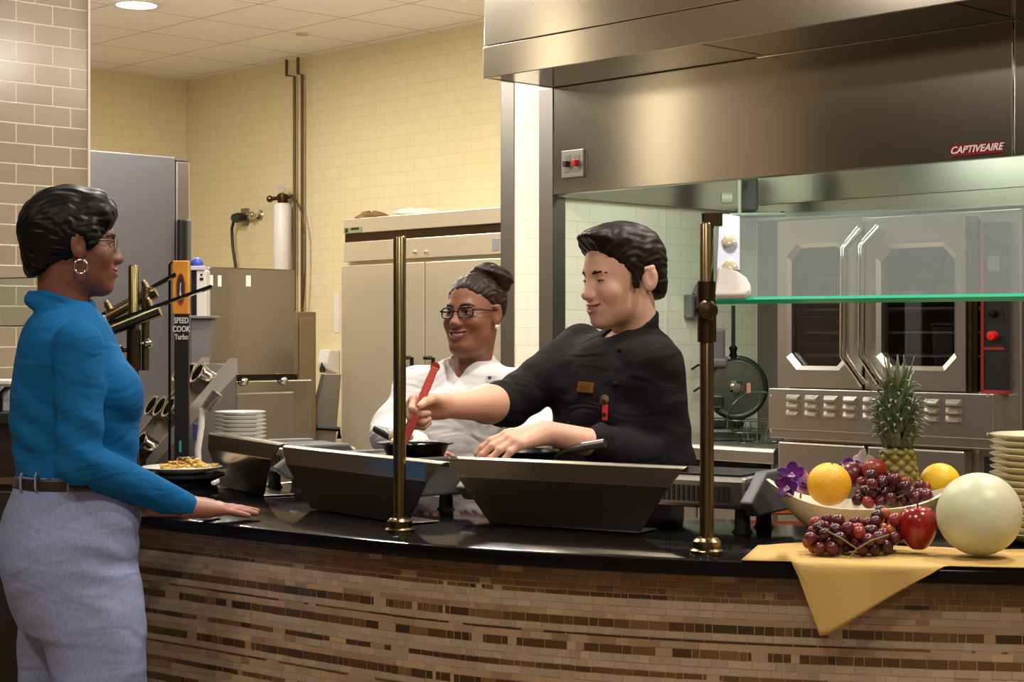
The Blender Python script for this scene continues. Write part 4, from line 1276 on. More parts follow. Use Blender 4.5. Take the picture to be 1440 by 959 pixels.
# ------------------------------------------------------------------ people: continuous surfaces from blended volumes
class Field:
    def __init__(s, lo, hi, h):
        s.lo, s.h = np.array(lo, float), h
        s.n = np.ceil((np.array(hi, float) - s.lo) / h).astype(int) + 1
        s.ax = [s.lo[i] + h * np.arange(s.n[i]) for i in range(3)]
        s.val = np.full(tuple(s.n), .5, np.float32)
    def _sl(s, lo, hi, pad):
        a = np.clip(np.floor((np.array(lo) - pad - s.lo) / s.h).astype(int), 0, s.n)
        b = np.clip(np.ceil((np.array(hi) + pad - s.lo) / s.h).astype(int) + 1, 0, s.n)
        return tuple(slice(int(x), int(y)) for x, y in zip(a, b))
    def _ev(s, prim, k):
        fn, lo, hi = prim
        sl = s._sl(lo, hi, k + 3 * s.h)
        if any(q.start >= q.stop for q in sl): return None, None
        X = s.ax[0][sl[0]][:, None, None]; Y = s.ax[1][sl[1]][None, :, None]; Z = s.ax[2][sl[2]][None, None, :]
        return sl, np.broadcast_to(fn(X, Y, Z), tuple(q.stop - q.start for q in sl)).astype(np.float32)
    def add(s, prim, k=.01):
        sl, d = s._ev(prim, k)
        if sl is None: return s
        a = s.val[sl]
        h = np.maximum(k - np.abs(a - d), 0) / max(k, 1e-9)
        s.val[sl] = np.minimum(a, d) - h * h * k / 4
        return s
    def cut(s, prim, k=.006):
        sl, d = s._ev(prim, k)
        if sl is None: return s
        a = s.val[sl]; d = -d
        h = np.maximum(k - np.abs(a - d), 0) / max(k, 1e-9)
        s.val[sl] = np.maximum(a, d) + h * h * k / 4
        return s
    def keep(s, fn, k=.006):
        X = s.ax[0][:, None, None]; Y = s.ax[1][None, :, None]; Z = s.ax[2][None, None, :]
        d = fn(X, Y, Z)
        h = np.maximum(k - np.abs(s.val - d), 0) / k
        s.val = np.maximum(s.val, d) + h * h * k / 4
        return s
    def warp(s, fn):
        X = s.ax[0][:, None, None]; Y = s.ax[1][None, :, None]; Z = s.ax[2][None, None, :]
        s.val = s.val + fn(X, Y, Z).astype(np.float32)
        return s
    def mesh(s):
        V = s.val
        V[0], V[-1], V[:, 0], V[:, -1], V[:, :, 0], V[:, :, -1] = .5, .5, .5, .5, .5, .5
        I = V < 0
        nx, ny, nz = V.shape
        cnt = np.zeros((nx - 1, ny - 1, nz - 1), np.int8)
        for a in (0, 1):
            for b in (0, 1):
                for c in (0, 1): cnt += I[a:nx - 1 + a, b:ny - 1 + b, c:nz - 1 + c]
        act = np.argwhere((cnt > 0) & (cnt < 8))
        idx = np.full(cnt.shape, -1, np.int64)
        idx[tuple(act.T)] = np.arange(len(act))
        acc = np.zeros((len(act), 3)); w = np.zeros(len(act))
        cs = [(a, b, c) for a in (0, 1) for b in (0, 1) for c in (0, 1)]
        for p in cs:
            for ax in range(3):
                if p[ax]: continue
                q = list(p); q[ax] = 1
                v0 = V[tuple((act + p).T)]; v1 = V[tuple((act + q).T)]
                m = (v0 < 0) != (v1 < 0)
                t = np.where(m, v0 / np.where(m, v0 - v1, 1), 0)
                pos = np.array(p, float)[None].repeat(len(act), 0)
                pos[:, ax] = t
                acc[m] += pos[m]; w[m] += 1
        verts = s.lo + (act + acc / w[:, None]) * s.h
        faces = []
        for ax in range(3):
            u, v = (ax + 1) % 3, (ax + 2) % 3
            A = [slice(1, -1)] * 3; A[ax] = slice(0, -1)
            B = [slice(1, -1)] * 3; B[ax] = slice(1, None)
            ia, ib = I[tuple(A)], I[tuple(B)]
            for sgn, m in ((1, ia & ~ib), (0, ~ia & ib)):
                e = np.argwhere(m)
                if not len(e): continue
                off = np.ones(3, int); off[ax] = 0
                e = e + off
                du, dv = np.zeros(3, int), np.zeros(3, int)
                du[u], dv[v] = 1, 1
                q = np.stack([idx[tuple((e - du - dv).T)], idx[tuple((e - dv).T)], idx[tuple(e.T)], idx[tuple((e - du).T)]], 1)
                faces.append(q if sgn else q[:, ::-1])
        return verts, np.concatenate(faces)

def rc(a, b, ra, rb, n=None, s=1.0):
    """tapered limb from a to b; n, s flatten it along n"""
    a, b = np.array(a, float), np.array(b, float)
    ba = b - a; L2 = float(ba @ ba) + 1e-12
    R_ = max(ra, rb)
    if n is not None: n = np.array(n, float) / np.linalg.norm(n)
    def fn(X, Y, Z):
        t = np.clip(((X - a[0]) * ba[0] + (Y - a[1]) * ba[1] + (Z - a[2]) * ba[2]) / L2, 0, 1)
        dx, dy, dz = X - a[0] - t * ba[0], Y - a[1] - t * ba[1], Z - a[2] - t * ba[2]
        if n is not None:
            k = (dx * n[0] + dy * n[1] + dz * n[2]) * (s - 1)
            dx, dy, dz = dx + k * n[0], dy + k * n[1], dz + k * n[2]
        return np.sqrt(dx * dx + dy * dy + dz * dz) - (ra + (rb - ra) * t)
    return fn, np.minimum(a, b) - R_, np.maximum(a, b) + R_
def el(c, r, M=None):
    c = np.array(c, float); r = np.array(r, float)
    M = np.eye(3) if M is None else np.array(M)
    def fn(X, Y, Z):
        dx, dy, dz = X - c[0], Y - c[1], Z - c[2]
        q = [dx * M[0, i] + dy * M[1, i] + dz * M[2, i] for i in range(3)]
        k0 = np.sqrt(sum((q[i] / r[i]) ** 2 for i in range(3)))
        k1 = np.sqrt(sum((q[i] / r[i] ** 2) ** 2 for i in range(3))) + 1e-9
        return k0 * (k0 - 1) / k1
    R_ = r.max()
    return fn, c - R_, c + R_
def smooth_interp(z, zs, vs):
    zz = np.linspace(zs[0], zs[-1], 240)
    y = np.interp(zz, zs, vs)
    k = np.hanning(25); k /= k.sum()
    y = np.convolve(np.pad(y, 12, mode='edge'), k, 'valid')
    return np.interp(z, zz, y)
def column(base, ang, rows, e=2.2, grow=0.0):
    """rows: (z, back, front, halfwidth[, lateral shift]) along the facing direction from base"""
    rows = sorted(rows)
    zs = [r[0] for r in rows]
    ca, sa = math.cos(ang), math.sin(ang)
    mx = max(max(abs(r[1]), abs(r[2]), r[3]) for r in rows) + grow + .05
    def fn(X, Y, Z):
        b = smooth_interp(Z, zs, [r[1] for r in rows]) - grow
        f_ = smooth_interp(Z, zs, [r[2] for r in rows]) + grow
        rv = smooth_interp(Z, zs, [r[3] for r in rows]) + grow
        sh = smooth_interp(Z, zs, [r[4] if len(r) > 4 else 0 for r in rows])
        ru = (f_ - b) / 2
        u = ((X - base[0]) * ca + (Y - base[1]) * sa - (f_ + b) / 2) / ru
        v = (-(X - base[0]) * sa + (Y - base[1]) * ca - sh) / rv
        q = (np.abs(u) ** e + np.abs(v) ** e) ** (1 / e)
        d = (q - 1) * np.minimum(ru, rv)
        return np.maximum(d, np.maximum(Z - zs[-1] - grow * 0, zs[0] - Z))
    return fn, np.array([base[0] - mx, base[1] - mx, zs[0]]), np.array([base[0] + mx, base[1] + mx, zs[-1]])

def hand_prims(Wp, d, back, side, curls, sc=1.0, spread=.06, thumb=(.55, .35, .3), tin=0.0):
    """wrist point, direction to the fingers, back-of-hand normal, side=+1 when the thumb lies along cross(back, d)"""
    d = Vector(d).normalized(); back = Vector(back); back = (back - d * back.dot(d)).normalized()
    y = back.cross(d).normalized() * side
    def P(a, b, c): return Wp + (d * a + y * b + back * c) * sc
    out = []
    ys = [.027, .009, -.009, -.025]
    ln = [(.040, .024, .019), (.044, .028, .020), (.041, .026, .019), (.032, .020, .017)]
    kn = [.086, .090, .085, .077]
    for i in range(4):
        out.append((rc(P(.005, ys[i] * .55, 0), P(kn[i], ys[i], .0), .0155 * sc, .0115 * sc), .018))
    out.append((rc(P(.0, 0, 0), P(.05, 0, -.004), .020 * sc, .022 * sc, back, 1.35), .02))
    for i in range(4):
        p = P(kn[i], ys[i], 0)
        a = 0
        yaw = spread * (1.5 - i)
        for j in range(3):
            a += curls[i][j]
            dv = (d * math.cos(yaw) + y * math.sin(yaw)) * math.cos(a) - back * math.sin(a)
            q = p + dv * ln[i][j] * sc
            r0 = (.0098, .0088, .0080)[j] * sc * (.9 if i == 3 else 1)
            r1 = (.0088, .0080, .0068)[j] * sc * (.9 if i == 3 else 1)
            out.append((rc(p, q, r0, r1), .004 if j else .008))
            p = q
    t0 = P(.018, .020, -.006)
    a, b, c = thumb
    d1 = (d * math.cos(a) + y * math.sin(a) - back * tin).normalized()
    t1 = t0 + d1 * .044 * sc
    d2 = (d * math.cos(b) + y * math.sin(b) - back * (tin + .1)).normalized()
    t2 = t1 + d2 * .032 * sc
    d3 = (d * math.cos(c) + y * math.sin(c) - back * (tin + .2)).normalized()
    t3 = t2 + d3 * .026 * sc
    out += [(rc(t0, t1, .015 * sc, .012 * sc), .016), (rc(t1, t2, .0112 * sc, .0102 * sc), .006), (rc(t2, t3, .0104 * sc, .0078 * sc), .004)]
    return out

SKINM = vmat('skin', .48, sub=.22, bump=.06, bscale=350, spec=.4)
HAIRM = vmat('hair', .42, bump=.0, spec=.15)
EYEM = vmat('eye', .08, spec=.6)
TEETH = mat('teeth', (232, 222, 206), .3)
def lerp3(a, b, t): return a * (1 - t) + b * t
def np_tr(v, M):
    M = np.array(M)
    return v @ M[:3, :3].T + M[:3, 3]

def head(H, neck_to, tone, lip, o=None, ear=.008, back=0.0, eye_open=.0036, eye_z=0.0, gaze=(1, 0, 0), smile=1.0, stubble=0.0, fat=0.0, neck_r=.056, teeth=1, jawr=.05, brow=.012, mw=.027):
    """skin surface of head and neck in world space; H maps local (x forward, y left, z up) to world"""
    Hi = H.inverted()
    nt = Hi @ Vector(neck_to)
    lo = np.minimum((-.135, -.105, -.17), np.array(nt) - neck_r - .02)
    hi = np.maximum((.135, .105, .14), np.array(nt) + neck_r + .01)
    f = Field(lo, hi, .0026)
    f.add(el((-.010 + back, 0, .034), (.098, .075, .086)), .01)
    f.add(el((.034, 0, -.030), (.060, .060 + fat, .082)), .03)
    f.add(el((.030, 0, -.074), (.052, jawr + fat, .038)), .03)
    f.add(el((.074, 0, -.100), (.022, .024 + fat * .5, .018)), .03)
    if fat: f.add(el((.045, 0, -.108), (.045, .045, .022)), .03)
    f.add(rc((.077, -.030, .017), (.077, .030, .017), .013, .013), .016)
    for s in (-1, 1):
        f.add(el((.064, s * .038, -.030), (.024 + fat * .3, .022 + fat * .4, .022)), .022)
        f.cut(el((.099, s * .031, .002), (.019, .018, .012)), .014)
        f.add(el((.0755, s * .0315, eye_z), (.0135, .0150, .0128)), .005)
        f.cut(el((.089, s * .0315, eye_z - .001), (.010, .0128, eye_open)), .002)
        f.add(el((ear - .002, s * .078, -.010), (.019, .008, .031), Matrix.Rotation(s * -.35, 3, 'Z') @ Matrix.Rotation(-.15, 3, 'Y')), .006)
        f.cut(el((ear + .004, s * .087, -.006), (.010, .006, .018)), .004)
        f.add(rc((ear - .012, s * .080, .018), (ear + .010, s * .078, .016), .005, .005), .005)
        f.add(el((.098, s * .0115, -.037), (.012, .0085, .0085)), .006)
        f.cut(el((.101, s * .0065, -.0445), (.006, .0032, .003)), .003)
    f.add(rc((.086, 0, .006), (.1045, 0, -.031), .0085, .0125), .014)
    f.add(el((.106, 0, -.034), (.0115, .0115, .010)), .006)
    # mouth
    def mp(t, dz=0.0, dx=0.0): return np.array((.1015 - .013 * t * t + dx, mw * t * (1 + .12 * smile), -.066 + .009 * smile * t * t + dz * (1 - t * t)))
    f.add(el((.080, 0, -.066), (.022, .032, .024)), .012)
    ts = np.linspace(-1, 1, 9)
    gap = .0034 * teeth
    for a, b in zip(ts[:-1], ts[1:]):
        ra, rb = .0046 - .0024 * a * a, .0046 - .0024 * b * b
        f.add(rc(mp(a, .0030 + gap), mp(b, .0030 + gap), ra, rb), .003)
        f.add(rc(mp(a, -.0042 - gap, -.001), mp(b, -.0042 - gap, -.001), ra * 1.15, rb * 1.15), .003)
    for a, b in zip(ts[:-1], ts[1:]):
        f.cut(rc(mp(a, 0, .002), mp(b, 0, .002), (.0012 + gap * (1 - a * a)) * 1.1, (.0012 + gap * (1 - b * b)) * 1.1, (1, 0, 0), .45), .0015)
    f.add(rc((-.022 + back * .5, 0, -.05), nt, neck_r * .98, neck_r * 1.05), .022)
    v, q = f.mesh()
    # colours that belong to the skin itself: lips, brows' shade, stubble
    c = np.tile(np.array(srgb(tone)), (len(v), 1))
    lc = np.array(srgb(lip))
    dl = np.full(len(v), 9.)
    for t in np.linspace(-1, 1, 25):
        for dz in (.003 + gap, -.0042 - gap): dl = np.minimum(dl, np.linalg.norm(v - mp(t, dz), axis=1) - (.0040 - .002 * t * t))
    m = np.clip(1 - np.maximum(dl, 0) / .0022, 0, 1)[:, None]
    c = c * (1 - m) + lc * m
    if stubble:
        j = np.clip((-.042 - v[:, 2]) / .02, 0, 1) * np.clip((v[:, 0] - .0) / .03, 0, 1) * np.clip((v[:, 2] + .135) / .02, 0, 1) * (1 - m[:, 0])
        c = c * (1 - stubble * j[:, None]) + np.array(srgb((120, 96, 84))) * stubble * j[:, None]
    rosy = np.exp(-(((np.abs(v[:, 1]) - .04) / .018) ** 2 + ((v[:, 2] + .03) / .018) ** 2)) * (v[:, 0] > .05)
    c = c * (1 + rosy[:, None] * np.array([.10, -.06, -.08]))
    inn = (v[:, 0] < .1015 - .013 * (v[:, 1] / mw) ** 2 - .002) & (dl > .0) & (np.abs(v[:, 2] + .066 - .009 * smile * (v[:, 1] / mw) ** 2) < gap + .001) & (np.abs(v[:, 1]) < mw) & (v[:, 0] > .07)
    c[inn] = np.array(srgb((70, 26, 24)))
    return np_tr(v, H), q, c

def eyes(H, parent, L, eye_z=0.0, gaze=(1, 0, 0), iris=(52, 32, 20)):
    g = Vector(gaze).normalized()
    for s in (-1, 1):
        mb = MB().ball((0, 0, 0), .0124, 24, 18)
        cols = []
        for p in mb.v:
            a = p.normalized().angle(g)
            cols.append(srgb((12, 9, 8)) if a < .22 else srgb(iris) if a < .50 else srgb((224, 216, 208)))
        vv = [H @ (p + Vector((.0755, s * .0315, eye_z))) - L for p in mb.v]
        mesh_obj('eye', vv, mb.f, EYEM, parent, smooth=True, cols=np.array(cols))
LASH = mat('eyelash', (18, 12, 11), .6)
def lashes(H, parent, L, eye_open, eye_z=0.0, r=.0011):
    for s in (-1, 1):
        c = Vector((.0755, s * .0315, eye_z - .001))
        P = []
        for t in np.linspace(-1, 1, 11):
            y = .0128 * t; z = eye_open * math.sqrt(max(0, 1 - t * t)) + .0004
            x = math.sqrt(max(1e-6, .0139 ** 2 - (y * .9) ** 2 - z * z))
            P.append(H @ (c + Vector((x, y, z))) - L)
        MB().tube(P, r, 6).build('eyelash', LASH, parent, smooth=True)
def teeth(H, parent, L, smile=1.0, mw=.027):
    mb = MB()
    v, f = [], []
    ts = np.linspace(-.82, .82, 13)
    for t in ts:
        x = .0965 - .014 * t * t
        for dz in (-.0045, .0045): v.append(H @ Vector((x, mw * t * (1 + .12 * smile), -.066 + .009 * smile * t * t + dz)) - L)
    for i in range(len(ts) - 1): f.append((2 * i, 2 * i + 2, 2 * i + 3, 2 * i + 1))
    o = mesh_obj('teeth', v, f, TEETH, parent, smooth=True)
    s = o.modifiers.new('thick', 'SOLIDIFY'); s.thickness = .003
def brows(H, parent, L, col, raise_=0.0):
    for s in (-1, 1):
        f = Field((.04, -.07, -.02), (.11, .07, .06), .0016)
        P = [(.0915, s * .011, .0160 + raise_), (.0912, s * .024, .0205 + raise_), (.0850, s * .038, .0205 + raise_), (.0755, s * .0485, .0160 + raise_)]
        R_ = [.0040, .0046, .0040, .0026]
        for i in range(3): f.add(rc(P[i], P[i + 1], R_[i], R_[i + 1]), .002)
        v, q = f.mesh()
        mesh_obj('eyebrow', np_tr(v, H) - np.array(L), q, mat('brow_hair', col, .7), parent, smooth=True)

def hair_obj(f, H, parent, L, c1, c2, seed, freq=(46, 60), name='hair', dirn=0):
    v, q = f.mesh()
    rr = np.random.RandomState(seed)
    a = np.arctan2(v[:, 1], v[:, 2] - .0) ; b = np.arctan2(v[:, 0] + .01, v[:, 2] + .0)
    n = np.sin(a * freq[0] + 3 * np.sin(b * 3 + seed)) * .5 + np.sin(a * freq[1] + 2.1 * np.sin(b * 5) + 1.3) * .5
    if dirn: n = np.sin((v[:, 2] * 240 + v[:, 0] * 90) + 3 * np.sin(a * 5)) * .5 + np.sin(v[:, 2] * 410 - v[:, 0] * 200 + 2 * np.sin(a * 7)) * .5
    t = np.clip(.5 + .5 * n + rr.normal(0, .1, len(v)), 0, 1)[:, None]
    c = np.array(srgb(c1)) * (1 - t) + np.array(srgb(c2)) * t
    mesh_obj(name, np_tr(v, H) - np.array(L), q, HAIRM, parent, smooth=True, cols=c)
def strands(X, Y, Z, amp=.0022, fr=(95, 140)):
    a = np.arctan2(Y, Z + 0 * X)
    b = np.arctan2(X, Z + 0 * Y + .02)
    return amp * (np.sin(a * 22 + 3 * np.sin(b * 4)) * .6 + np.sin(a * 41 + 2 * np.sin(b * 7) + 1) * .4) + amp * .8 * np.sin(b * 16 + 2 * np.sin(a * 5))

def join_meshes(parts):
    V, Q, C, n = [], [], [], 0
    for v, q, c in parts:
        V.append(v); Q.append(q + n); C.append(c if getattr(c, 'ndim', 1) == 2 else np.tile(np.array(c), (len(v), 1))); n += len(v)
    return np.concatenate(V), np.concatenate(Q), np.concatenate(C)
def fast_mesh(name, v, q, m, parent=None, cols=None, loc=None):
    me = bpy.data.meshes.new(name)
    n = len(q)
    me.vertices.add(len(v)); me.vertices.foreach_set('co', np.asarray(v, np.float32).ravel())
    me.loops.add(n * 4); me.loops.foreach_set('vertex_index', np.asarray(q, np.int32).ravel())
    me.polygons.add(n); me.polygons.foreach_set('loop_start', np.arange(0, n * 4, 4, dtype=np.int32))
    me.polygons.foreach_set('use_smooth', np.ones(n, bool))
    me.update(calc_edges=True)
    me.materials.append(m)
    if cols is not None:
        a = me.color_attributes.new('Col', 'FLOAT_COLOR', 'POINT')
        arr = np.ones((len(v), 4), np.float32); arr[:, :3] = cols
        a.data.foreach_set('color', arr.ravel())
    o = bpy.data.objects.new(name, me)
    COL.objects.link(o)
    if parent is not None: o.parent = parent
    if loc is not None: o.location = loc
    return o
def head_matrix(org, fdir, pitch=0.0, roll=0.0, sc=(1, 1, 1)):
    """fdir: horizontal facing angle; positive pitch looks down"""
    M = Matrix.Translation(org) @ Matrix.Rotation(fdir, 4, 'Z') @ Matrix.Rotation(pitch, 4, 'Y') @ Matrix.Rotation(roll, 4, 'X')
    return M @ Matrix.Diagonal((*sc, 1))
def glasses(H, parent, L, m, rim=.0016, w=.025, h=.0155, temple=.0016, z=.0, full=True, earx=-.01, name='glasses'):
    X0 = .100
    mb = MB()
    for s in (-1, 1):
        c = Vector((X0 - .004, s * .0335, z))
        P = []
        for k in range(33):
            a = 2 * PI * k / 32
            cx, cz = math.cos(a), math.sin(a)
            e_ = .55
            yy = math.copysign(abs(cx) ** e_, cx) * w; zz = math.copysign(abs(cz) ** e_, cz) * h
            P.append(H @ (c + Vector((-.10 * yy * s * s * (1 if s > 0 else -1) * 1.0 if False else -abs(yy + .0) * .0 - (yy * s) * .22, yy, zz))) - L)
        mb.tube(P, rim, 8, caps=False)
        a = c + Vector((-w * .22, s * w, h * .45))
        T_ = [a, a + Vector((-.012, s * .016, .0)), Vector((.03, s * .079, z + .006)), Vector((earx, s * .082, z + .008)), Vector((earx - .018, s * .080, z - .008))]
        mb.tube([H @ p - L for p in T_], temple, 8)
    mb.tube([H @ Vector((X0 - .001 - .22 * -.0, s_ * .009, z + .003 + .002 * (1 - abs(s_)))) - L for s_ in (-1, -.4, .4, 1)], rim, 8)
    g = mb.build(name, m, parent, smooth=True)
    for s in (-1, 1):
        c = Vector((X0 - .004, s * .0335, z))
        v = []
        for k in range(32):
            a = 2 * PI * k / 32
            yy = math.copysign(abs(math.cos(a)) ** .55, math.cos(a)) * w; zz = math.copysign(abs(math.sin(a)) ** .55, math.sin(a)) * h
            v.append(H @ (c + Vector((-(yy * s) * .22, yy, zz))) - L)
        mesh_obj('lens', v, [list(range(32))], GLASS, g)
    return g

from mathutils.bvhtree import BVHTree
def cast(o, px, py):
    """first point of o's surface on the sight line through a photo pixel"""
    me = o.data
    co = np.empty(len(me.vertices) * 3, np.float32); me.vertices.foreach_get('co', co)
    org = Vector(o.matrix_world.translation) if o.parent is None else o.parent.location + o.location
    vs = [Vector(p) + org for p in co.reshape(-1, 3)]
    bv = BVHTree.FromPolygons(vs, [tuple(p.vertices) for p in me.polygons])
    d = (W(px, py, 1) - Vector((0, 0, CZ))).normalized()
    h = bv.ray_cast(Vector((0, 0, CZ)), d)
    return h[0], h[1]
def folds(X, Y, Z, amp, f1=38, f2=23, ph=0):
    return amp * (np.sin(f1 * Z + 14 * X + 3 * np.sin(11 * Y + ph) + ph) * .5 + np.sin(f2 * X - 17 * Z + 5 * np.sin(9 * Z + Y * 13 + ph)) * .5)

# ================================================== the customer in blue
LC = Vector((-1.0, 3.93, 0))
FA = math.radians(15)
U0 = (W(108, YH, 3.93).x, 3.93)
def ub(px, d=3.93): return (px - 108) / F * d
def zy(y, d=3.93): return CZ - (y - YH) / F * d
def rowsC(L): return [(zy(y), ub(b), ub(f), w) for (y, b, f, w) in L]
TORSO = rowsC([(424, 70, 124, .050), (440, 48, 142, .105), (458, 36, 155, .155), (480, 29, 163, .178), (510, 23, 177, .176), (540, 19, 192, .168), (560, 17, 198, .162), (600, 17, 195, .150), (640, 22, 191, .148), (680, 26, 192, .155), (720, 10, 194, .17)])
HIPS = rowsC([(664, 27, 191, .155), (690, 21, 193, .162), (720, 9, 195, .175), (750, 1, 194, .186), (785, 0, 192, .188), (815, 7, 193, .182), (850, 18, 197, .172), (880, 30, 200, .165)])
def legrows(cxs, shift): return [(z, c - r, c + r, rv, shift * k) for (z, c, r, rv, k) in cxs]
mpx = 3.93 / F
NEAR = [(zy(800), (110 - 108) * mpx, .125, .088, -.075), (zy(850), (122 - 108) * mpx, .124, .092, -.088), (zy(880), (129 - 108) * mpx, .117, .092, -.09), (zy(920), (135 - 108) * mpx, .110, .09, -.09), (zy(959), (139 - 108) * mpx, .104, .088, -.09), (.48, (140 - 108) * mpx, .098, .085, -.09), (.2, (132 - 108) * mpx, .092, .085, -.09), (.05, (130 - 108) * mpx, .098, .088, -.09)]
NEAR = [(z, c - r, c + r, rv, sh) for (z, c, r, rv, sh) in NEAR]
FARL = [(zy(800), -.02, .11, .085, .08), (zy(850), -.02, .11, .09, .088), (zy(900), -.028, .105, .088, .09), (zy(959), -.036, .098, .085, .09), (.48, -.045, .094, .085, .09), (.2, -.075, .09, .085, .09), (.05, -.085, .094, .088, .09)]
FARL = [(z, c - r, c + r, rv, sh) for (z, c, r, rv, sh) in FARL]
S_r, E_r = W(110, 482, 3.745), W(113, 648, 3.745)
Wr = Vector((W(262, 717, 3.98).x, 3.97, .966))
S_l = W(104, 480, 4.10); E_l = W(130, 640, 4.14); Wl = W(196, 706, 4.16); Wl.z = .972
HDIR = (W(368, 724, 4.05) - Wr); HDIR.z = -.014
# head
HC = head_matrix(W(101, 341, 3.93), math.radians(18), math.radians(2), 0, (1.0, 1.0, 1.0))
TONE_C = (112, 68, 50)
hv, hq, hc = head(HC, W(88, 436, 3.93), TONE_C, (122, 56, 52), ear=.012, eye_open=.0042, smile=.8, teeth=.5, neck_r=.054, jawr=.052)
bf = Field((-1.4, 3.60, 0), (-.6, 4.3, 1.45), .007)
bf.add(column(U0, FA, [(z, b + .014, f - .014, w - .014) for (z, b, f, w) in TORSO[:-1]]), .03)
bf.add(column(U0, FA, [(z, b + .016, f - .016, w - .016) for (z, b, f, w) in HIPS]), .03)
bf.add(column(U0, FA, [(z, b + .03, f - .03, w - .03, s) for (z, b, f, w, s) in NEAR]), .03)
bf.add(column(U0, FA, [(z, b + .03, f - .03, w - .03, s) for (z, b, f, w, s) in FARL]), .03)
for (a, b, c) in ((S_r, E_r, Wr), (S_l, E_l, Wl)):
    bf.add(rc(a, b, .048, .040), .03); bf.add(rc(b, c, .040, .026), .02)
bv_, bq_ = bf.mesh()
hf = Field(np.array(Wr) - .12, np.array(Wr) + np.array((.26, .2, .1)), .0022)
hf.add(rc(Wr - HDIR.normalized() * .08, Wr, .027, .0245, (0, 0, 1), 1.15), .01)
FLAT = [(.07, .04, .0), (.05, .03, .0), (.06, .04, .0), (.09, .06, .0)]
for p, k in hand_prims(Wr, HDIR, (0, -.12, 1), 1, FLAT, .98, .10, (.75, .5, .35), .12): hf.add(p, k)
gv, gq = hf.mesh()
gc = np.tile(np.array(srgb((150, 98, 78))), (len(gv), 1))
hl = Field(np.array(Wl) - .14, np.array(Wl) + .24, .003)
HD2 = Vector((.9, .3, -.06))
for p, k in hand_prims(Wl, HD2, (0, .1, 1), -1, FLAT, .98, .08): hl.add(p, k)
lv, lq = hl.mesh()
V, Q, C_ = join_meshes([(hv, hq, hc), (bv_, bq_, np.array(srgb(TONE_C))), (gv, gq, gc), (lv, lq, np.array(srgb((150, 98, 78))))])
cust = fast_mesh('person', V - np.array(LC), Q, SKINM, None, C_, LC)
tag(cust, 'customer in a blue top and grey trousers with short black hair, palm on the worktop', 'person')
lashes(HC, cust, LC, .0042); eyes(HC, cust, LC, 0, (1, .1, 0)); teeth(HC, cust, LC, .8); brows(HC, cust, LC, (24, 16, 14))
# hair
f = Field((-.15, -.11, -.13), (.13, .11, .16), .0026)
f.add(el((-.012, 0, .036), (.102, .086, .096)), .01)
f.add(el((-.040, 0, .02), (.078, .080, .082)), .03)
f.add(el((.046, 0, .080), (.050, .064, .044)), .03)
f.add(el((.074, -.02, .058), (.018, .05, .024)), .02)
f.add(el((.030, -.072, .012), (.028, .014, .032)), .02)
f.add(el((.030, .072, .012), (.028, .014, .032)), .02)
f.add(el((-.072, 0, -.052), (.034, .052, .045)), .03)
f.keep(lambda X, Y, Z: .80 * (X - .070) - .60 * (Z - .012) - .0 * Y, .012)
f.keep(lambda X, Y, Z: .45 * (X - .050) - .893 * (Z + .016), .012)
f.cut(el((.012, -.085, -.018), (.020, .03, .030)), .008); f.cut(el((.012, .085, -.018), (.020, .03, .030)), .008)
f.warp(lambda X, Y, Z: strands(X, Y, Z, .0013))
hair_obj(f, HC, cust, LC, (7, 6, 7), (22, 19, 22), 3)
GLF = mat('dark_spectacle_frame', (40, 24, 18), .25)
glasses(HC, cust, LC, GLF, .0010, .022, .014, .0018, -.001)
hoop = HC @ Vector((.016, -.083, -.052)) - LC
mb = MB()
mb.tube([hoop + Vector((.0155 * math.sin(a) * .9, .004 * math.sin(a), .0155 * math.cos(a) - .006)) for a in np.linspace(0, 2 * PI, 29)], .0030, 8, caps=False)
mb.build('hoop_earring', CHROME, cust, smooth=True)
# top
BLUE = cloth('blue_knit', (16, 90, 142), .2, 420, .30, 7.5)
tf = Field((-1.40, 3.60, .95), (-.62, 4.34, 1.47), .0045)
tf.add(column(U0, FA, TORSO), .03)
for (a, b, c) in ((S_r, E_r, Wr), (S_l, E_l, Wl)):
    a2 = a.lerp(b, .02)
    tf.add(rc(a2, b, .055, .050), .014)
    tf.add(rc(b, c, .053, .034), .012)
tf.add(el(W(168, 552, 3.86), (.046, .06, .055)), .05)
tf.add(el(W(165, 552, 4.0), (.046, .06, .055)), .05)
# stand-up collar
for k in range(28):
    a0, a1 = 2 * PI * k / 28, 2 * PI * (k + 1) / 28
    def cp(a, up): return W(87 + 2 * up, 430, 3.93) + Vector((.066 * math.cos(a) * (1 - .04 * up), .062 * math.sin(a), -.024 * math.cos(a + .2) + .018 * up))
    tf.add(rc(cp(a0, -.4), cp(a1, -.4), .013, .013), .014); tf.add(rc(cp(a0, .35), cp(a1, .35), .012, .012), .004); tf.add(rc(cp(a0, 1.2), cp(a1, 1.2), .010, .010), .003)
tf.cut(rc(W(88, 428, 3.93), W(94, 390, 3.93), .052, .058), .006)
Wn = (Wr - E_r).normalized()
tf.keep(lambda X, Y, Z: np.minimum((X - Wr.x) * Wn.x + (Y - Wr.y) * Wn.y + (Z - Wr.z) * Wn.z - .004 + .0 * X, 9) , .004)
tf.keep(lambda X, Y, Z: np.where((X > -.93) & (Z < 1.16), -.5, zy(673) - Z + .03 * (X + 1.0)), .004)
def tfold(X, Y, Z):
    el_ = np.exp(-(((X - E_r.x - .02) / .10) ** 2 + ((Z - E_r.z - .03) / .09) ** 2))
    wa = np.exp(-(((X - W(60, 0, 3.93).x) / .10) ** 2 + ((Z - zy(615)) / .09) ** 2))
    return .0042 * el_ * np.sin(70 * Z + 45 * X + 12 * Y) + .004 * wa * np.sin(85 * Z + 50 * X) + folds(X, Y, Z, .0018, 30, 19)
tf.warp(tfold)
v, q = tf.mesh()
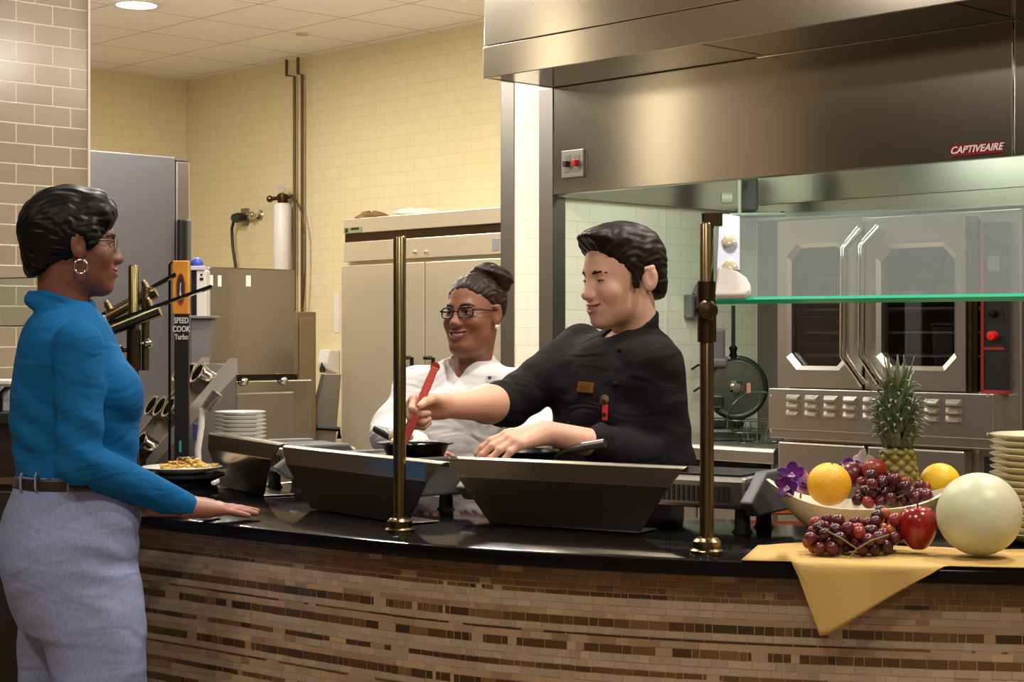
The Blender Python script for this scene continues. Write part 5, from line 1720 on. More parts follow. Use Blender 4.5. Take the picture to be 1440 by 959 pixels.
fast_mesh('blue_top', v - np.array(LC), q, BLUE, cust)
# trousers
LAV = cloth('grey_lavender_twill', (140, 148, 182), .2, 700, .28, 5.5, stretch=(1, 1, .3), var=.10, vscale=300)
pf = Field((-1.40, 3.60, .04), (-.62, 4.34, 1.06), .0065)
pf.add(column(U0, FA, HIPS), .02)
pf.add(column(U0, FA, NEAR), .03)
pf.add(column(U0, FA, FARL), .012)
def pfold(X, Y, Z):
    fr = np.exp(-(((X - W(180, 0, 3.93).x) / .06) ** 2 + ((Z - zy(755)) / .09) ** 2))
    return .0028 * fr * np.sin(95 * Z + 40 * X) + folds(X, Y, Z, .0022, 24, 15, 2)
pf.warp(pfold)
v, q = pf.mesh()
tro = fast_mesh('trousers', v - np.array(LC), q, LAV, cust)
bfz = Field((-1.40, 3.60, zy(690)), (-.62, 4.34, zy(655)), .004)
bfz.add(column(U0, FA, [(z, b, f, w) for (z, b, f, w) in HIPS[:1] + [(zy(690), ub(21), ub(193), .162)]], grow=.004), .0)
bfz.keep(lambda X, Y, Z: np.maximum(zy(683) - Z, Z - zy(666)) + 0 * X + 0 * Y, .004)
v, q = bfz.mesh()
BELT = mat('dark_brown_leather', (44, 28, 26), .4)
fast_mesh('belt', v - np.array(LC), q, BELT, cust)
for px in (32, 52, 96):
    h, n = cast(tro, px, 688)
    if h:
        n.z = 0; n.normalize()
        MB().tube([h - LC + n * .001 + Vector((0, 0, -.006)), h - LC + n * .0055 + Vector((0, 0, .004)), h - LC + n * .0055 + Vector((0, 0, .028)), h - LC + n * .001 + Vector((0, 0, .036))], .0045, 8, flat=.6).build('belt_loop', LAV, cust, smooth=True)
for (dx, sh) in ((.02, -.09), (-.09, .09)):
    ca, sa = math.cos(FA), math.sin(FA)
    sf = Field((-1.5, 3.5, 0), (-.5, 4.4, .14), .006)
    def wp(u, v_, z): return (U0[0] + u * ca - v_ * sa, U0[1] + u * sa + v_ * ca, z)
    sf.add(rc(wp(dx - .06, sh, .035), wp(dx + .14, sh, .025), .036, .026), .02)
    sf.add(rc(wp(dx - .06, sh, .04), wp(dx - .05, sh, .09), .034, .034), .02)
    sf.keep(lambda X, Y, Z: .004 - Z + 0 * X + 0 * Y, .004)
    v, q = sf.mesh()
    fast_mesh('shoe', v - np.array(LC), q, BELT, cust)

# ================================================== the chef in black
LM = Vector((.272, 4.36, 0))
DM = 4.36
FM_ = math.atan2(-.56, -.83)
lm = Vector((-math.sin(FM_), math.cos(FM_), 0))         # his left
fm = Vector((math.cos(FM_), math.sin(FM_), 0))
MB0 = (W(872, YH, DM).x, DM)
def zm(y, d=DM): return CZ - (y - YH) / F * d
MT = [(zm(457), -.085, .0, .055), (zm(467), -.105, .04, .100), (zm(479), -.12, .082, .140), (zm(494), -.128, .112, .172), (zm(530), -.134, .135, .188), (zm(580), -.134, .150, .192), (zm(630), -.134, .152, .188), (.95, -.134, .150, .188), (.80, -.14, .145, .185)]
SRm = Vector((MB0[0], DM, 0)) - lm * .168; SRm.z = zm(491)
SLm = W(921, 512, 4.21)
ERm, WRm = W(717, 567, 4.31), W(624, 571, 4.09)
ELm, WLm = W(940, 648, 4.20), W(768, 608, 4.06)
HM = head_matrix(W(877, 389, 4.335), math.radians(180 + 30), math.radians(7), math.radians(0), (1.09, 1.04, 1.04))
TONE_M = (212, 166, 142)
hv, hq, hc = head(HM, W(893, 470, 4.37), TONE_M, (176, 100, 88), ear=-.020, back=.006, eye_open=.0016, eye_z=-.001, smile=1.0, stubble=.22, teeth=1.0, neck_r=.052, jawr=.053)
bf = Field((-.2, 3.9, 0), (.62, 4.75, 1.45), .008)
bf.add(column(MB0, FM_, [(z, b + .018, f - .018, w - .018) for (z, b, f, w) in MT]), .03)
for s_ in (-1, 1):
    hp_ = Vector((MB0[0], DM, 0)) + lm * .09 * s_
    bf.add(rc(hp_ + Vector((0, 0, .86)), hp_ + Vector((0, 0, .48)), .085, .058), .03)
    bf.add(rc(hp_ + Vector((0, 0, .48)), hp_ + Vector((0, 0, .06)), .056, .04), .03)
bf.add(rc(SRm, ERm, .050, .042), .03); bf.add(rc(SLm, ELm, .050, .042), .03)
bf.add(rc(ELm, ELm.lerp(WLm, .5), .04, .036), .02)
bv_, bq_ = bf.mesh()
parts = [(hv, hq, hc), (bv_, bq_, np.array(srgb(TONE_M)))]
# right forearm and gripping hand
tA, tB = W(612, 516, 4.04), W(576, 602, 3.99)          # tongs axis
HRd = W(556, 577, 4.02) - WRm
hf = Field(np.minimum(np.array(ERm), np.array(WRm)) - .16, np.maximum(np.array(ERm), np.array(WRm)) + .10, .0024)
hf.add(rc(ERm, ERm.lerp(WRm, .35), .045, .047, (0, .3, 1), 1.0), .02)
hf.add(rc(ERm.lerp(WRm, .35), WRm, .046, .0295, (0, .5, 1), 1.05), .02)
GRIP = [(1.0, 1.35, .9), (1.15, 1.4, .9), (1.25, 1.4, .9), (1.35, 1.4, .9)]
for p, k in hand_prims(WRm, HRd, (-.62, .45, .52), 1, GRIP, 1.04, .05, (.62, .22, .0), .40): hf.add(p, k)
gv, gq = hf.mesh(); parts.append((gv, gq, np.array(srgb((214, 164, 138)))))
HLd = W(690, 626, 3.99) - WLm
hf = Field(np.minimum(np.array(ELm), np.array(WLm)) - .18, np.maximum(np.array(ELm), np.array(WLm)) + .12, .0024)
hf.add(rc(ELm.lerp(WLm, .15), ELm.lerp(WLm, .4), .038, .042), .02)
hf.add(rc(ELm.lerp(WLm, .4), WLm, .042, .030, (0, -.3, 1), 1.1), .02)
RELX = [(.35, .45, .3), (.38, .5, .3), (.42, .5, .3), (.5, .5, .3)]
for p, k in hand_prims(WLm, HLd, (.05, -.45, .89), -1, [(.25, .35, .25), (.25, .38, .25), (.28, .38, .25), (.34, .4, .25)], 1.06, .07, (.6, .35, .2), .3): hf.add(p, k)
gv, gq = hf.mesh(); parts.append((gv, gq, np.array(srgb((214, 164, 140)))))
V, Q, C_ = join_meshes(parts)
man = fast_mesh('person', V - np.array(LM), Q, SKINM, None, C_, LM)
tag(man, 'smiling dark haired chef in a black jacket reaching out with red tongs', 'person')
lashes(HM, man, LM, .0018, -.001, .0014); eyes(HM, man, LM, -.001, (1, .0, -.6)); teeth(HM, man, LM, 1.0); brows(HM, man, LM, (34, 22, 16))
f = Field((-.15, -.11, -.12), (.15, .11, .17), .0026)
f.add(el((-.010, 0, .040), (.104, .083, .093)), .01)
f.add(el((.040, 0, .092), (.062, .066, .038)), .03)
f.add(el((.086, .02, .106), (.030, .045, .017)), .02)
f.add(el((.100, .035, .106), (.020, .020, .012)), .012)
f.add(el((-.065, 0, -.03), (.04, .06, .05)), .03)
f.keep(lambda X, Y, Z: .707 * (X - .066) - .707 * (Z - .054) + 0 * Y, .010)
f.keep(lambda X, Y, Z: .50 * (X + .0) - .866 * (Z + .018) + 0 * Y, .010)
for s_ in (-1, 1):
    f.add(rc((.012, s_ * .0745, .03), (.016, s_ * .0755, -.022), .016, .009, (0, 1, 0), 2.2), .010)
    f.cut(el((-.024, s_ * .088, -.012), (.021, .03, .028)), .006)
f.warp(lambda X, Y, Z: strands(X, Y, Z, .0012))
hair_obj(f, HM, man, LM, (12, 9, 7), (40, 28, 20), 5)
BLK = cloth('black_twill', (27, 24, 26), .2, 500, .45, 6)
jf = Field((-.12, 3.85, .78), (.62, 4.78, 1.48), .0048)
jf.add(column(MB0, FM_, MT), .03)
SL2 = SLm
jf.add(rc(SRm, ERm, .066, .060), .05)
jf.add(rc(SL2, ELm, .066, .062), .05)
jf.add(rc(ELm, ELm.lerp(WLm, .56), .061, .050), .02)
jf.add(rc(ERm, ERm.lerp(WRm, .16), .059, .055), .01)
# rolled cuffs
def ring(field, c, n, r, t, k=.006, squash=1):
    n = Vector(n).normalized(); a = n.orthogonal().normalized(); b = n.cross(a)
    for i in range(20):
        a0, a1 = 2 * PI * i / 20, 2 * PI * (i + 1) / 20
        field.add(rc(c + (a * math.cos(a0) + b * math.sin(a0)) * r, c + (a * math.cos(a1) + b * math.sin(a1)) * r, t, t), k)
ring(jf, ERm.lerp(WRm, .14), WRm - ERm, .048, .011)
ring(jf, ELm.lerp(WLm, .58), WLm - ELm, .043, .010)
# collar band with a front opening
ncm = W(890, 469, 4.365)
def cpm(a, up): return ncm + fm * (.062 * math.cos(a) + .006) + lm * (.062 * math.sin(a)) + Vector((0, 0, -.036 * math.cos(a) + .030 * up - .012))
for i in range(30):
    a0, a1 = .42 + (2 * PI - .84) * i / 30, .42 + (2 * PI - .84) * (i + 1) / 30
    for up in (0, .5, 1): jf.add(rc(cpm(a0, up), cpm(a1, up), .0075, .0075), .006)
jf.cut(rc(ncm + Vector((0, 0, -.03)), ncm + Vector((0, 0, .08)), .053, .053), .006)
jf.cut(rc(ncm + fm * .045 + Vector((0, 0, .03)), ncm + fm * .10 - Vector((0, 0, .07)), .036, .004), .006)
nR, nL = (WRm - ERm).normalized(), (WLm - ELm).normalized()
cR, cL = ERm.lerp(WRm, .19), ELm.lerp(WLm, .56)
def mfold(X, Y, Z):
    e1 = np.exp(-(((X - ERm.x - .05) / .08) ** 2 + ((Z - ERm.z - .03) / .07) ** 2 + ((Y - ERm.y - .06) / .12) ** 2))
    e2 = np.exp(-(((X - ELm.x) / .07) ** 2 + ((Z - ELm.z - .05) / .12) ** 2 + ((Y - ELm.y) / .12) ** 2))
    e3 = np.exp(-(((X - SLm.x + .02) / .08) ** 2 + ((Z - SLm.z + .08) / .08) ** 2))
    return .006 * e1 * np.sin(60 * X + 55 * Z + 20 * Y) + .003 * e2 * np.sin(75 * Z - 25 * X) + .0026 * e3 * np.sin(30 * X + 62 * Z) + folds(X, Y, Z, .0020, 22, 13, 1)
jf.warp(mfold)
v, q = jf.mesh()
jak = fast_mesh('black_chef_jacket', v - np.array(LM), q, BLK, man)
trf = Field((-.1, 3.95, .04), (.6, 4.75, .96), .009)
trf.add(column(MB0, FM_, [(.94, -.135, .145, .185), (.80, -.142, .146, .188), (.72, -.13, .13, .17)]), .02)
for s_ in (-1, 1):
    hp_ = Vector((MB0[0], DM, 0)) + lm * .09 * s_
    trf.add(rc(hp_ + Vector((0, 0, .82)), hp_ + Vector((0, 0, .48)), .105, .08), .03)
    trf.add(rc(hp_ + Vector((0, 0, .48)), hp_ + Vector((0, 0, .08)), .08, .075), .03)
v, q = trf.mesh()
fast_mesh('black_trousers', v - np.array(LM), q, BLK, man)
def shoes(base, fdir, lat, parent, L, m):
    for s_ in (-1, 1):
        c = Vector((base[0], base[1], 0)) + lat * .09 * s_
        sf = Field(np.array(c) - .26, np.array(c) + np.array((.26, .26, .14)), .007)
        sf.add(rc(c - fdir * .06 + Vector((0, 0, .04)), c + fdir * .15 + Vector((0, 0, .03)), .042, .034), .02)
        sf.keep(lambda X, Y, Z: .004 - Z + 0 * X + 0 * Y, .004)
        v, q = sf.mesh()
        fast_mesh('shoe', v - np.array(L), q, m, parent)
shoes(MB0, fm, lm, man, LM, BLACK)
def patch(o, px, py, w_, h_, name, m, parent, L, th=.003, roll=0.0, bevel=.001):
    h, n = cast(o, px, py)
    if h is None: return None
    up = Vector((0, 0, 1)); xx = up.cross(n).normalized(); yy = n.cross(xx)
    M = Matrix((( xx.x, yy.x, n.x, h.x - L.x), (xx.y, yy.y, n.y, h.y - L.y), (xx.z, yy.z, n.z, h.z - L.z), (0, 0, 0, 1)))
    mb = MB().box(-w_ / 2, w_ / 2, -h_ / 2, h_ / 2, -.003, th, M @ R(roll, 'Z'))
    return mb.build(name, m, parent, bevel=bevel), M
GOLD = mat('gold_badge', (176, 132, 62), .3, .8)
pb_ = patch(jak, 824, 545, .058, .026, 'name_badge', GOLD, man, LM, .004, -2)
if pb_:
    MB().box(-.020, .012, .001, .004, .0, .0045, pb_[1]).box(-.02, .018, -.006, -.003, 0, .0045, pb_[1]).build('badge_engraving', mat('engraving', (96, 62, 26), .4), pb_[0])
pb_ = patch(jak, 851, 580, .016, .042, 'pin_tag', mat('pink_red_tag', (206, 44, 62), .4), man, LM, .004, 0, .004)
if pb_: MB().lathe([(0, 0), (.006, .0), (.006, .001), (0, .001)], 12, M=pb_[1] @ T(0, -.006, .0042)).build('tag_hole', BLACK, pb_[0])
pb_ = patch(jak, 851, 563, .012, .012, 'pin_disc', WHITE, man, LM, .003)
if pb_: MB().lathe([(0, 0), (.013, 0), (.013, .003), (0, .004)], 18, M=pb_[1] @ T(0, .001, .002)).build('pin_disc_face', CHROME, pb_[0], smooth=True, auto=40)
for (px, py) in ((872, 492), (800, 596), (826, 607), (866, 540)):
    h, n = cast(jak, px, py)
    if h: MB().ball(h - LM, .008, 10, 8, (1, 1, 1)).build('knot_button', BLK, man, smooth=True)

# red tongs held in his hand
TG = mat('red_orange_plastic', (172, 46, 30), .4)
tgo = thing('serving_tongs', 'red plastic serving tongs gripped by the chef in black', 'tongs', tA)
dT = (tB - tA).normalized(); sT_ = dT.cross(Vector((0, 1, 0))).normalized()
for k, (o0, o1) in enumerate((((.0), (.006)), ((.0), (.020)))):
    off = Vector((0, -.012 if k == 0 else .014, 0))
    P = [Vector((0, 0, 0)) + off * .5, (tB - tA) * .35 + off, (tB - tA) * .8 + off * 1.3 + sT_ * (.004 if k == 0 else -.004), (tB - tA) * 1.25 + off * .5]
    mb = MB()
    n0 = P
    v, f_ = [], []
    for i, p in enumerate(P):
        w_ = (.0085, .0095, .009, .010)[i]
        for (a, b) in ((-1, -1), (1, -1), (1, 1), (-1, 1)): v.append(p + sT_ * w_ * a + Vector((0, .0035 * b, 0)))
    for i in range(len(P) - 1):
        for j in range(4): f_.append((i * 4 + j, i * 4 + (j + 1) % 4, (i + 1) * 4 + (j + 1) % 4, (i + 1) * 4 + j))
    f_ += [(3, 2, 1, 0), (12, 13, 14, 15)]
    mesh_obj('tong_arm', v, f_, TG, tgo, bevel=.002)
MB().tube([Vector((0, -.008, 0)), Vector((0, .009, 0))], .0115, 12).build('hinge', TG, tgo, smooth=True, auto=50)

# ================================================== the woman in white
DWm = 5.02
LW = Vector((W(657, YH, DWm).x, DWm, 0))
AW = math.radians(24)
FW = math.atan2(-math.cos(AW), -math.sin(AW))
fw = Vector((math.cos(FW), math.sin(FW), 0)); lw = Vector((-math.sin(FW), math.cos(FW), 0))
WB0 = (LW.x, LW.y)
def zw(y, d=DWm): return CZ - (y - YH) / F * d
WT = [(zw(502), -.07, .055, .066), (zw(511), -.085, .075, .100), (zw(522), -.10, .092, .150), (zw(540), -.115, .112, .188), (zw(570), -.125, .150, .195), (zw(605), -.125, .150, .188), (zw(640), -.125, .145, .185), (.85, -.135, .15, .19), (.74, -.14, .15, .195)]
HW = head_matrix(W(669, 440.5, 4.98), math.radians(-90 - 35), math.radians(-1), math.radians(2), (.98, .98, .98))
TONE_W = (130, 82, 58)
hv, hq, hc = head(HW, W(659, 548, 5.0), TONE_W, (138, 66, 56), ear=.004, eye_open=.0046, smile=1.15, teeth=1.15, mw=.031, neck_r=.050, jawr=.054, fat=.010)
SRw = Vector(LW) - lw * .165; SRw.z = zw(545); SLw = Vector(LW) + lw * .165; SLw.z = zw(545)
ERw, WRw = W(548, 612, 4.98), W(598, 636, 4.72)
ELw, WLw = W(757, 606, 4.86), W(700, 645, 4.62)
bf = Field((-.65, 4.3, 0), (.35, 5.4, 1.35), .009)
bf.add(column(WB0, FW, [(z, b + .018, f - .018, w - .018) for (z, b, f, w) in WT[4:]]), .03)
for s_ in (-1, 1):
    hp_ = LW + lw * .09 * s_
    bf.add(rc(hp_ + Vector((0, 0, .80)), hp_ + Vector((0, 0, .45)), .09, .06), .03)
    bf.add(rc(hp_ + Vector((0, 0, .45)), hp_ + Vector((0, 0, .06)), .058, .042), .03)
for (a, b, c) in ((SRw, ERw, WRw), (SLw, ELw, WLw)):
    bf.add(rc(a, b, .046, .04), .03); bf.add(rc(b, c, .04, .026), .02)
bv_, bq_ = bf.mesh()
parts = [(hv, hq, hc), (bv_, bq_, np.array(srgb(TONE_W)))]
for (b, c, tgt, sd) in ((ERw, WRw, (618, 640, 4.55), 1), (ELw, WLw, (668, 652, 4.52), -1)):
    hf = Field(np.array(c) - .2, np.array(c) + .2, .003)
    hf.add(rc(b.lerp(c, .7), c, .03, .0255), .01)
    for p, k in hand_prims(c, W(*tgt) - c, (.0, -.2, 1), sd, RELX, .94, .06): hf.add(p, k)
    gv, gq = hf.mesh(); parts.append((gv, gq, np.array(srgb((140, 90, 66)))))
V, Q, C_ = join_meshes(parts)
wom = fast_mesh('person', V - np.array(LW), Q, SKINM, None, C_, LW)
tag(wom, 'smiling woman in a white chef jacket and dark glasses, hair in a bun', 'person')
lashes(HW, wom, LW, .0046); eyes(HW, wom, LW, 0, (1, -.15, -.05)); teeth(HW, wom, LW, 1.15, .031); brows(HW, wom, LW, (40, 24, 18), .002)
f = Field((-.15, -.11, -.12), (.13, .11, .2), .0026)
f.add(el((-.014, 0, .036), (.102, .081, .090)), .01)
f.keep(lambda X, Y, Z: .62 * (X - .060) - .78 * (Z - .050) + .9 * np.abs(Y) * 0, .012)
f.keep(lambda X, Y, Z: .45 * (X - .02) - .893 * (Z + .02) + 0 * Y, .012)
for s_ in (-1, 1): f.cut(el((.004, s_ * .088, -.012), (.018, .03, .028)), .006)
f.warp(lambda X, Y, Z: strands(X, Y, Z, .0011))
hair_obj(f, HW, wom, LW, (30, 20, 15), (56, 38, 28), 7)
f = Field((-.16, -.1, .01), (.06, .12, .21), .0026)
for k in range(24):
    a0, a1 = 2 * PI * k / 24, 2 * PI * (k + 1) / 24
    def bp_(a): return (-.050 + .036 * math.cos(a), .046 * math.sin(a) + .012, .106 + .014 * math.sin(2 * a + .5))
    f.add(rc(bp_(a0), bp_(a1), .026, .026), .012)
f.add(el((-.050, .012, .100), (.052, .062, .030)), .02)
f.warp(lambda X, Y, Z: .0024 * np.sin(np.arctan2(Y, X + .062) * 3 + 220 * np.sqrt((X + .062) ** 2 + Y ** 2) + 60 * Z) + .001 * np.sin(300 * Z + 8 * np.arctan2(Y, X + .062)))
hair_obj(f, HW, wom, LW, (24, 16, 12), (48, 32, 24), 8, name='hair_bun', dirn=1)
glasses(HW, wom, LW, mat('tortoise_frame', (26, 16, 14), .25), .0022, .0235, .0150, .0026, -.001)
e_ = HW @ Vector((.012, .085, -.044)) - LW
MB().ball(e_, .0062, 14, 10).build('pearl_earring', mat('pearl', (240, 232, 220), .15), wom, smooth=True)
WHT = cloth('white_cotton', (216, 212, 210), .15, 300, .4, 7)
jf = Field((-.62, 4.35, .70), (.30, 5.42, 1.34), .0055)
jf.add(column(WB0, FW, WT), .03)
for (a, b, c) in ((SRw, ERw, WRw), (SLw, ELw, WLw)):
    jf.add(rc(a, b, .064, .060), .05); jf.add(rc(b, b.lerp(c, .75), .060, .046), .02)
ncw = W(657, 514, 5.02)
def cpw(a, up): return ncw + fw * (.060 * math.cos(a) + .004) + lw * (.060 * math.sin(a)) + Vector((0, 0, .026 * up + .010 - .030 * (1 + math.cos(a)) * .5))
for i in range(30):
    a0, a1 = .62 + (2 * PI - 1.24) * i / 30, .62 + (2 * PI - 1.24) * (i + 1) / 30
    for up in (0, .5, 1): jf.add(rc(cpw(a0, up), cpw(a1, up), .0075, .0075), .006)
jf.cut(rc(ncw + Vector((0, 0, -.02)), ncw + Vector((0, 0, .08)), .050, .050), .006)
jf.cut(rc(ncw + fw * .05 + Vector((0, 0, .03)), ncw + fw * .115 - Vector((0, 0, .066)), .060, .004), .006)
jf.warp(lambda X, Y, Z: folds(X, Y, Z, .0065, 33, 24, .6))
v, q = jf.mesh()
jw = fast_mesh('white_chef_jacket', v - np.array(LW), q, WHT, wom)
tw = Field((-.5, 4.6, .04), (.25, 5.4, .86), .009)
tw.add(column(WB0, FW, [(.84, -.135, .14, .188), (.72, -.14, .14, .185), (.66, -.13, .13, .17)]), .02)
for s_ in (-1, 1):
    hp_ = LW + lw * .09 * s_
    tw.add(rc(hp_ + Vector((0, 0, .78)), hp_ + Vector((0, 0, .45)), .105, .08), .03)
    tw.add(rc(hp_ + Vector((0, 0, .45)), hp_ + Vector((0, 0, .08)), .08, .075), .03)
v, q = tw.mesh()
fast_mesh('black_trousers', v - np.array(LW), q, BLK, wom)
shoes(WB0, fw, lw, wom, LW, BLACK)
pe_ = patch(jw, 690, 533, .030, .022, 'embroidered_emblem', mat('emblem_grey', (186, 184, 186), .7), wom, LW, .0015)
if pe_: MB().lathe([(0, 0), (.006, 0), (.006, .0012), (0, .0012)], 12, M=pe_[1] @ T(-.003, .003, .0012)).build('emblem_dot', BLACK, pe_[0])
# ------------------------------------------------------------------ fruit display
CLOTH = mat('gold_cloth', (190, 154, 84), .75, bump=.25, bscale=500)
sL, sR = s_of_x(.50), s_of_x(1.24)
sA, sB = s_of_x(.535), s_of_x(.82)          # part of the edge the corner hangs over
sT = s_of_x(.588)                            # where the tip hangs
mb = MB()
NU, NT_, ND = 60, 16, 14
v, f = [], []
def cloth_pt(i, j):
    s = sL - .06 + (sR - sL + .06) * i / NU
    p, n = along(s)
    hang = 0.0
    if sA < s < sB:
        hang = (s - sA) / (sT - sA) if s < sT else (sB - s) / (sB - sT)
    if s <= sA: front = .006 + .115 * (sA - s) / (sA - sL + .06)
    elif s >= sB: front = .004 + .02 * min(1, (s - sB) / .08)
    else: front = 0.0
    back = .30 - .05 * max(0, (s - sA) / (sR - sA)) - (.07 * max(0, (sA - s) / .1))
    wav = .004 * math.sin(s * 31) * math.sin(j * .7 + 1)
    if j <= NT_:
        t = j / NT_
        d = back + (front - back) * t
        z = CTZ + .003 + abs(wav) * (.4 if t < .9 else .2)
        if s <= sA + .03 and t > .55:        # rumpled fold beside the post
            k = math.exp(-((s - (sA - .02)) / .018) ** 2)
            z += .022 * k * (t - .55) / .45
        q = p + n * d
        return Vector((q.x, q.y, z))
    t = (j - NT_) / ND
    L_ = .152 * hang + .0
    dist = t * L_
    r = .014
    if dist < r * PI / 2:
        a = dist / r
        d = -.004 - r * math.sin(a) + .0; z = CTZ + .003 - r * (1 - math.cos(a))
        d = -.004 * min(1, a) - r * math.sin(a) * .6
    else:
        d = -.0125 - .004 * math.sin(s * 40 + 1) * t; z = CTZ + .003 - r - (dist - r * PI / 2)
    q = p + n * d
    return Vector((q.x, q.y, z))
for i in range(NU + 1):
    for j in range(NT_ + ND + 1): v.append(cloth_pt(i, j))
W_ = NT_ + ND + 1
for i in range(NU):
    for j in range(W_ - 1):
        a, b_, c_, d_ = i * W_ + j, (i + 1) * W_ + j, (i + 1) * W_ + j + 1, i * W_ + j + 1
        if (v[a] - v[d_]).length < 1e-6 and (v[b_] - v[c_]).length < 1e-6: continue
        f.append((a, b_, c_, d_))
nap = mesh_obj('gold_napkin', v, f, CLOTH, None, smooth=True)
s = nap.modifiers.new('thick', 'SOLIDIFY'); s.thickness = .002; s.offset = 1
tag(nap, 'gold cloth napkin under the fruit with one corner hanging over the counter', 'napkin')
CZT = CTZ + .0072                             # top of the cloth

# white boat-shaped bowl
BWL = W(1206, 720, 3.64); BWL.z = CZT
bowl = thing('fruit_bowl', 'white boat shaped ceramic bowl of fruit on the gold napkin', 'bowl', BWL, math.radians(-6))
def bowl_pt(t, a, inner):
    ca, sa = math.cos(a), math.sin(a)
    Lx, Ly = (.186, .118)
    k = abs(ca) ** 3
    rim = .068 + .052 * k * (1.0 if ca < 0 else .7)
    ex_ = t ** .62
    rx = .055 + (Lx - .055) * ex_
    ry = .045 + (Ly - .045) * ex_
    if inner: rx, ry = rx - .006, ry - .006
    z = rim * t ** 1.15 + (.006 if inner else 0) * (1 - t * .8)
    pw = .85
    return (rx * math.copysign(abs(ca) ** 1.0, ca) * (1 + .04 * k), ry * math.copysign(abs(sa) ** (1.15), sa), z)
v, f = [], []
NA, NR = 64, 12
for inner in (0, 1):
    for i in range(NR + 1):
        for k in range(NA): v.append(bowl_pt(i / NR, 2 * PI * k / NA, inner))
off = (NR + 1) * NA
for i in range(NR):
    for k in range(NA):
        k2 = (k + 1) % NA
        f.append((i * NA + k, i * NA + k2, (i + 1) * NA + k2, (i + 1) * NA + k))
        f.append((off + i * NA + k, off + (i + 1) * NA + k, off + (i + 1) * NA + k2, off + i * NA + k2))
for k in range(NA):
    k2 = (k + 1) % NA
    f.append((NR * NA + k, NR * NA + k2, off + NR * NA + k2, off + NR * NA + k))
f.append(list(range(NA))[::-1]); f.append([off + k for k in range(NA)])
mesh_obj('body', v, f, mat('bowl_glaze', (228, 218, 196), .2, coat=.4), bowl, smooth=True, auto=60)

def skin_fruit(name, label, cat, c, r, m, sc=(1, 1, 1), seg=32, rings=22, fn=None):
    mb = MB().ball((0, 0, 0), r, seg, rings)
    vv = []
    for p in mb.v:
        q = Vector((p.x * sc[0], p.y * sc[1], p.z * sc[2]))
        if fn: q = fn(q, p / r)
        vv.append(q)
    o = thing(name, label, cat, c)
    mesh_obj('flesh', vv, mb.f, m, o, smooth=True)
    return o
ORANGE = mat('orange_peel', (246, 182, 40), .42, bump=.35, bscale=220, sub=.1)
LEMON = mat('yellow_peel', (246, 200, 36), .4, bump=.35, bscale=220, sub=.1)
oc = W(1166, 681, 3.60)
o = skin_fruit('orange', 'yellow orange resting at the left end of the fruit bowl', 'orange', oc, .0465, ORANGE, (1, 1, .98))
MB().ball((.004, -.01, .0445), .004, 8, 6, (1, 1, .4)).build('stem_end', mat('stem_green', (112, 110, 40), .6), o)
oc = W(1322, 677, 3.72)
o = skin_fruit('orange', 'bright yellow orange behind the honeydew melon', 'orange', oc, .0425, LEMON, (1.02, 1, .94))
MB().ball((.0, .0, .0395), .004, 8, 6, (1, 1, .4)).build('stem_end', bpy.data.materials['stem_green'], o)
RIND = mat('honeydew_rind', (204, 202, 170), .4, bump=.06, bscale=40, var=.06, vscale=9, vcol2=(192, 194, 158), sub=.1)
ml = W(1377, 727, 3.315)
ml.z = CZT + .0805
skin_fruit('honeydew_melon', 'pale round honeydew melon on the napkin in front of the plates', 'melon', ml, .0815, RIND, (1, 1, .985), 48, 32)
# red apple, tall with a lobed base
APPLE = mat('red_apple_skin', (158, 22, 16), .22, var=.5, vscale=14, vcol2=(120, 14, 12), stretch=(6, 6, .6), coat=.3)
def apple_fn(q, u):
    r = math.hypot(q.x, q.y)
    a = math.atan2(q.y, q.x)
    zz = q.z
    k = 1.02 + .22 * u.z - .10 * u.z ** 2
    lob = 1 + .035 * math.cos(5 * a) * max(0, -u.z)
    dimple = math.exp(-(r / .012) ** 2)
    zz += -.016 * dimple if u.z > 0 else .012 * dimple
    return Vector((q.x * k * lob, q.y * k * lob, zz))
ap = W(1291, 751, 3.37); ap.z = CZT + .0465
ap.z = CZT + .0475
ao = skin_fruit('red_apple', 'glossy tall red apple standing between the grapes and the melon', 'apple', ap, .0365, APPLE, (1, 1, 1.34), fn=apple_fn)
MB().tube([(0, 0, .030), (-.001, 0, .046), (-.003, 0, .060)], .0018, 6).build('stem', mat('brown_stem', (70, 50, 28), .7), ao)
a2 = W(1230, 660, 3.66)
ao = skin_fruit('red_apple', 'small dull red apple on top of the grapes in the bowl', 'apple', a2, .0265, mat('dull_red_apple', (150, 46, 26), .35, var=.3, vscale=40, vcol2=(120, 30, 20)), (1, 1, .92), fn=lambda q, u: q + Vector((0, 0, -.008 * math.exp(-(math.hypot(q.x, q.y) / .008) ** 2) if u.z > 0 else 0)))
pl2 = W(1197, 668, 3.70)
skin_fruit('dark_plum', 'dark red plum tucked behind the left orange in the bowl', 'plum', pl2, .031, mat('dark_plum_skin', (92, 18, 26), .3), (1, 1, .95))

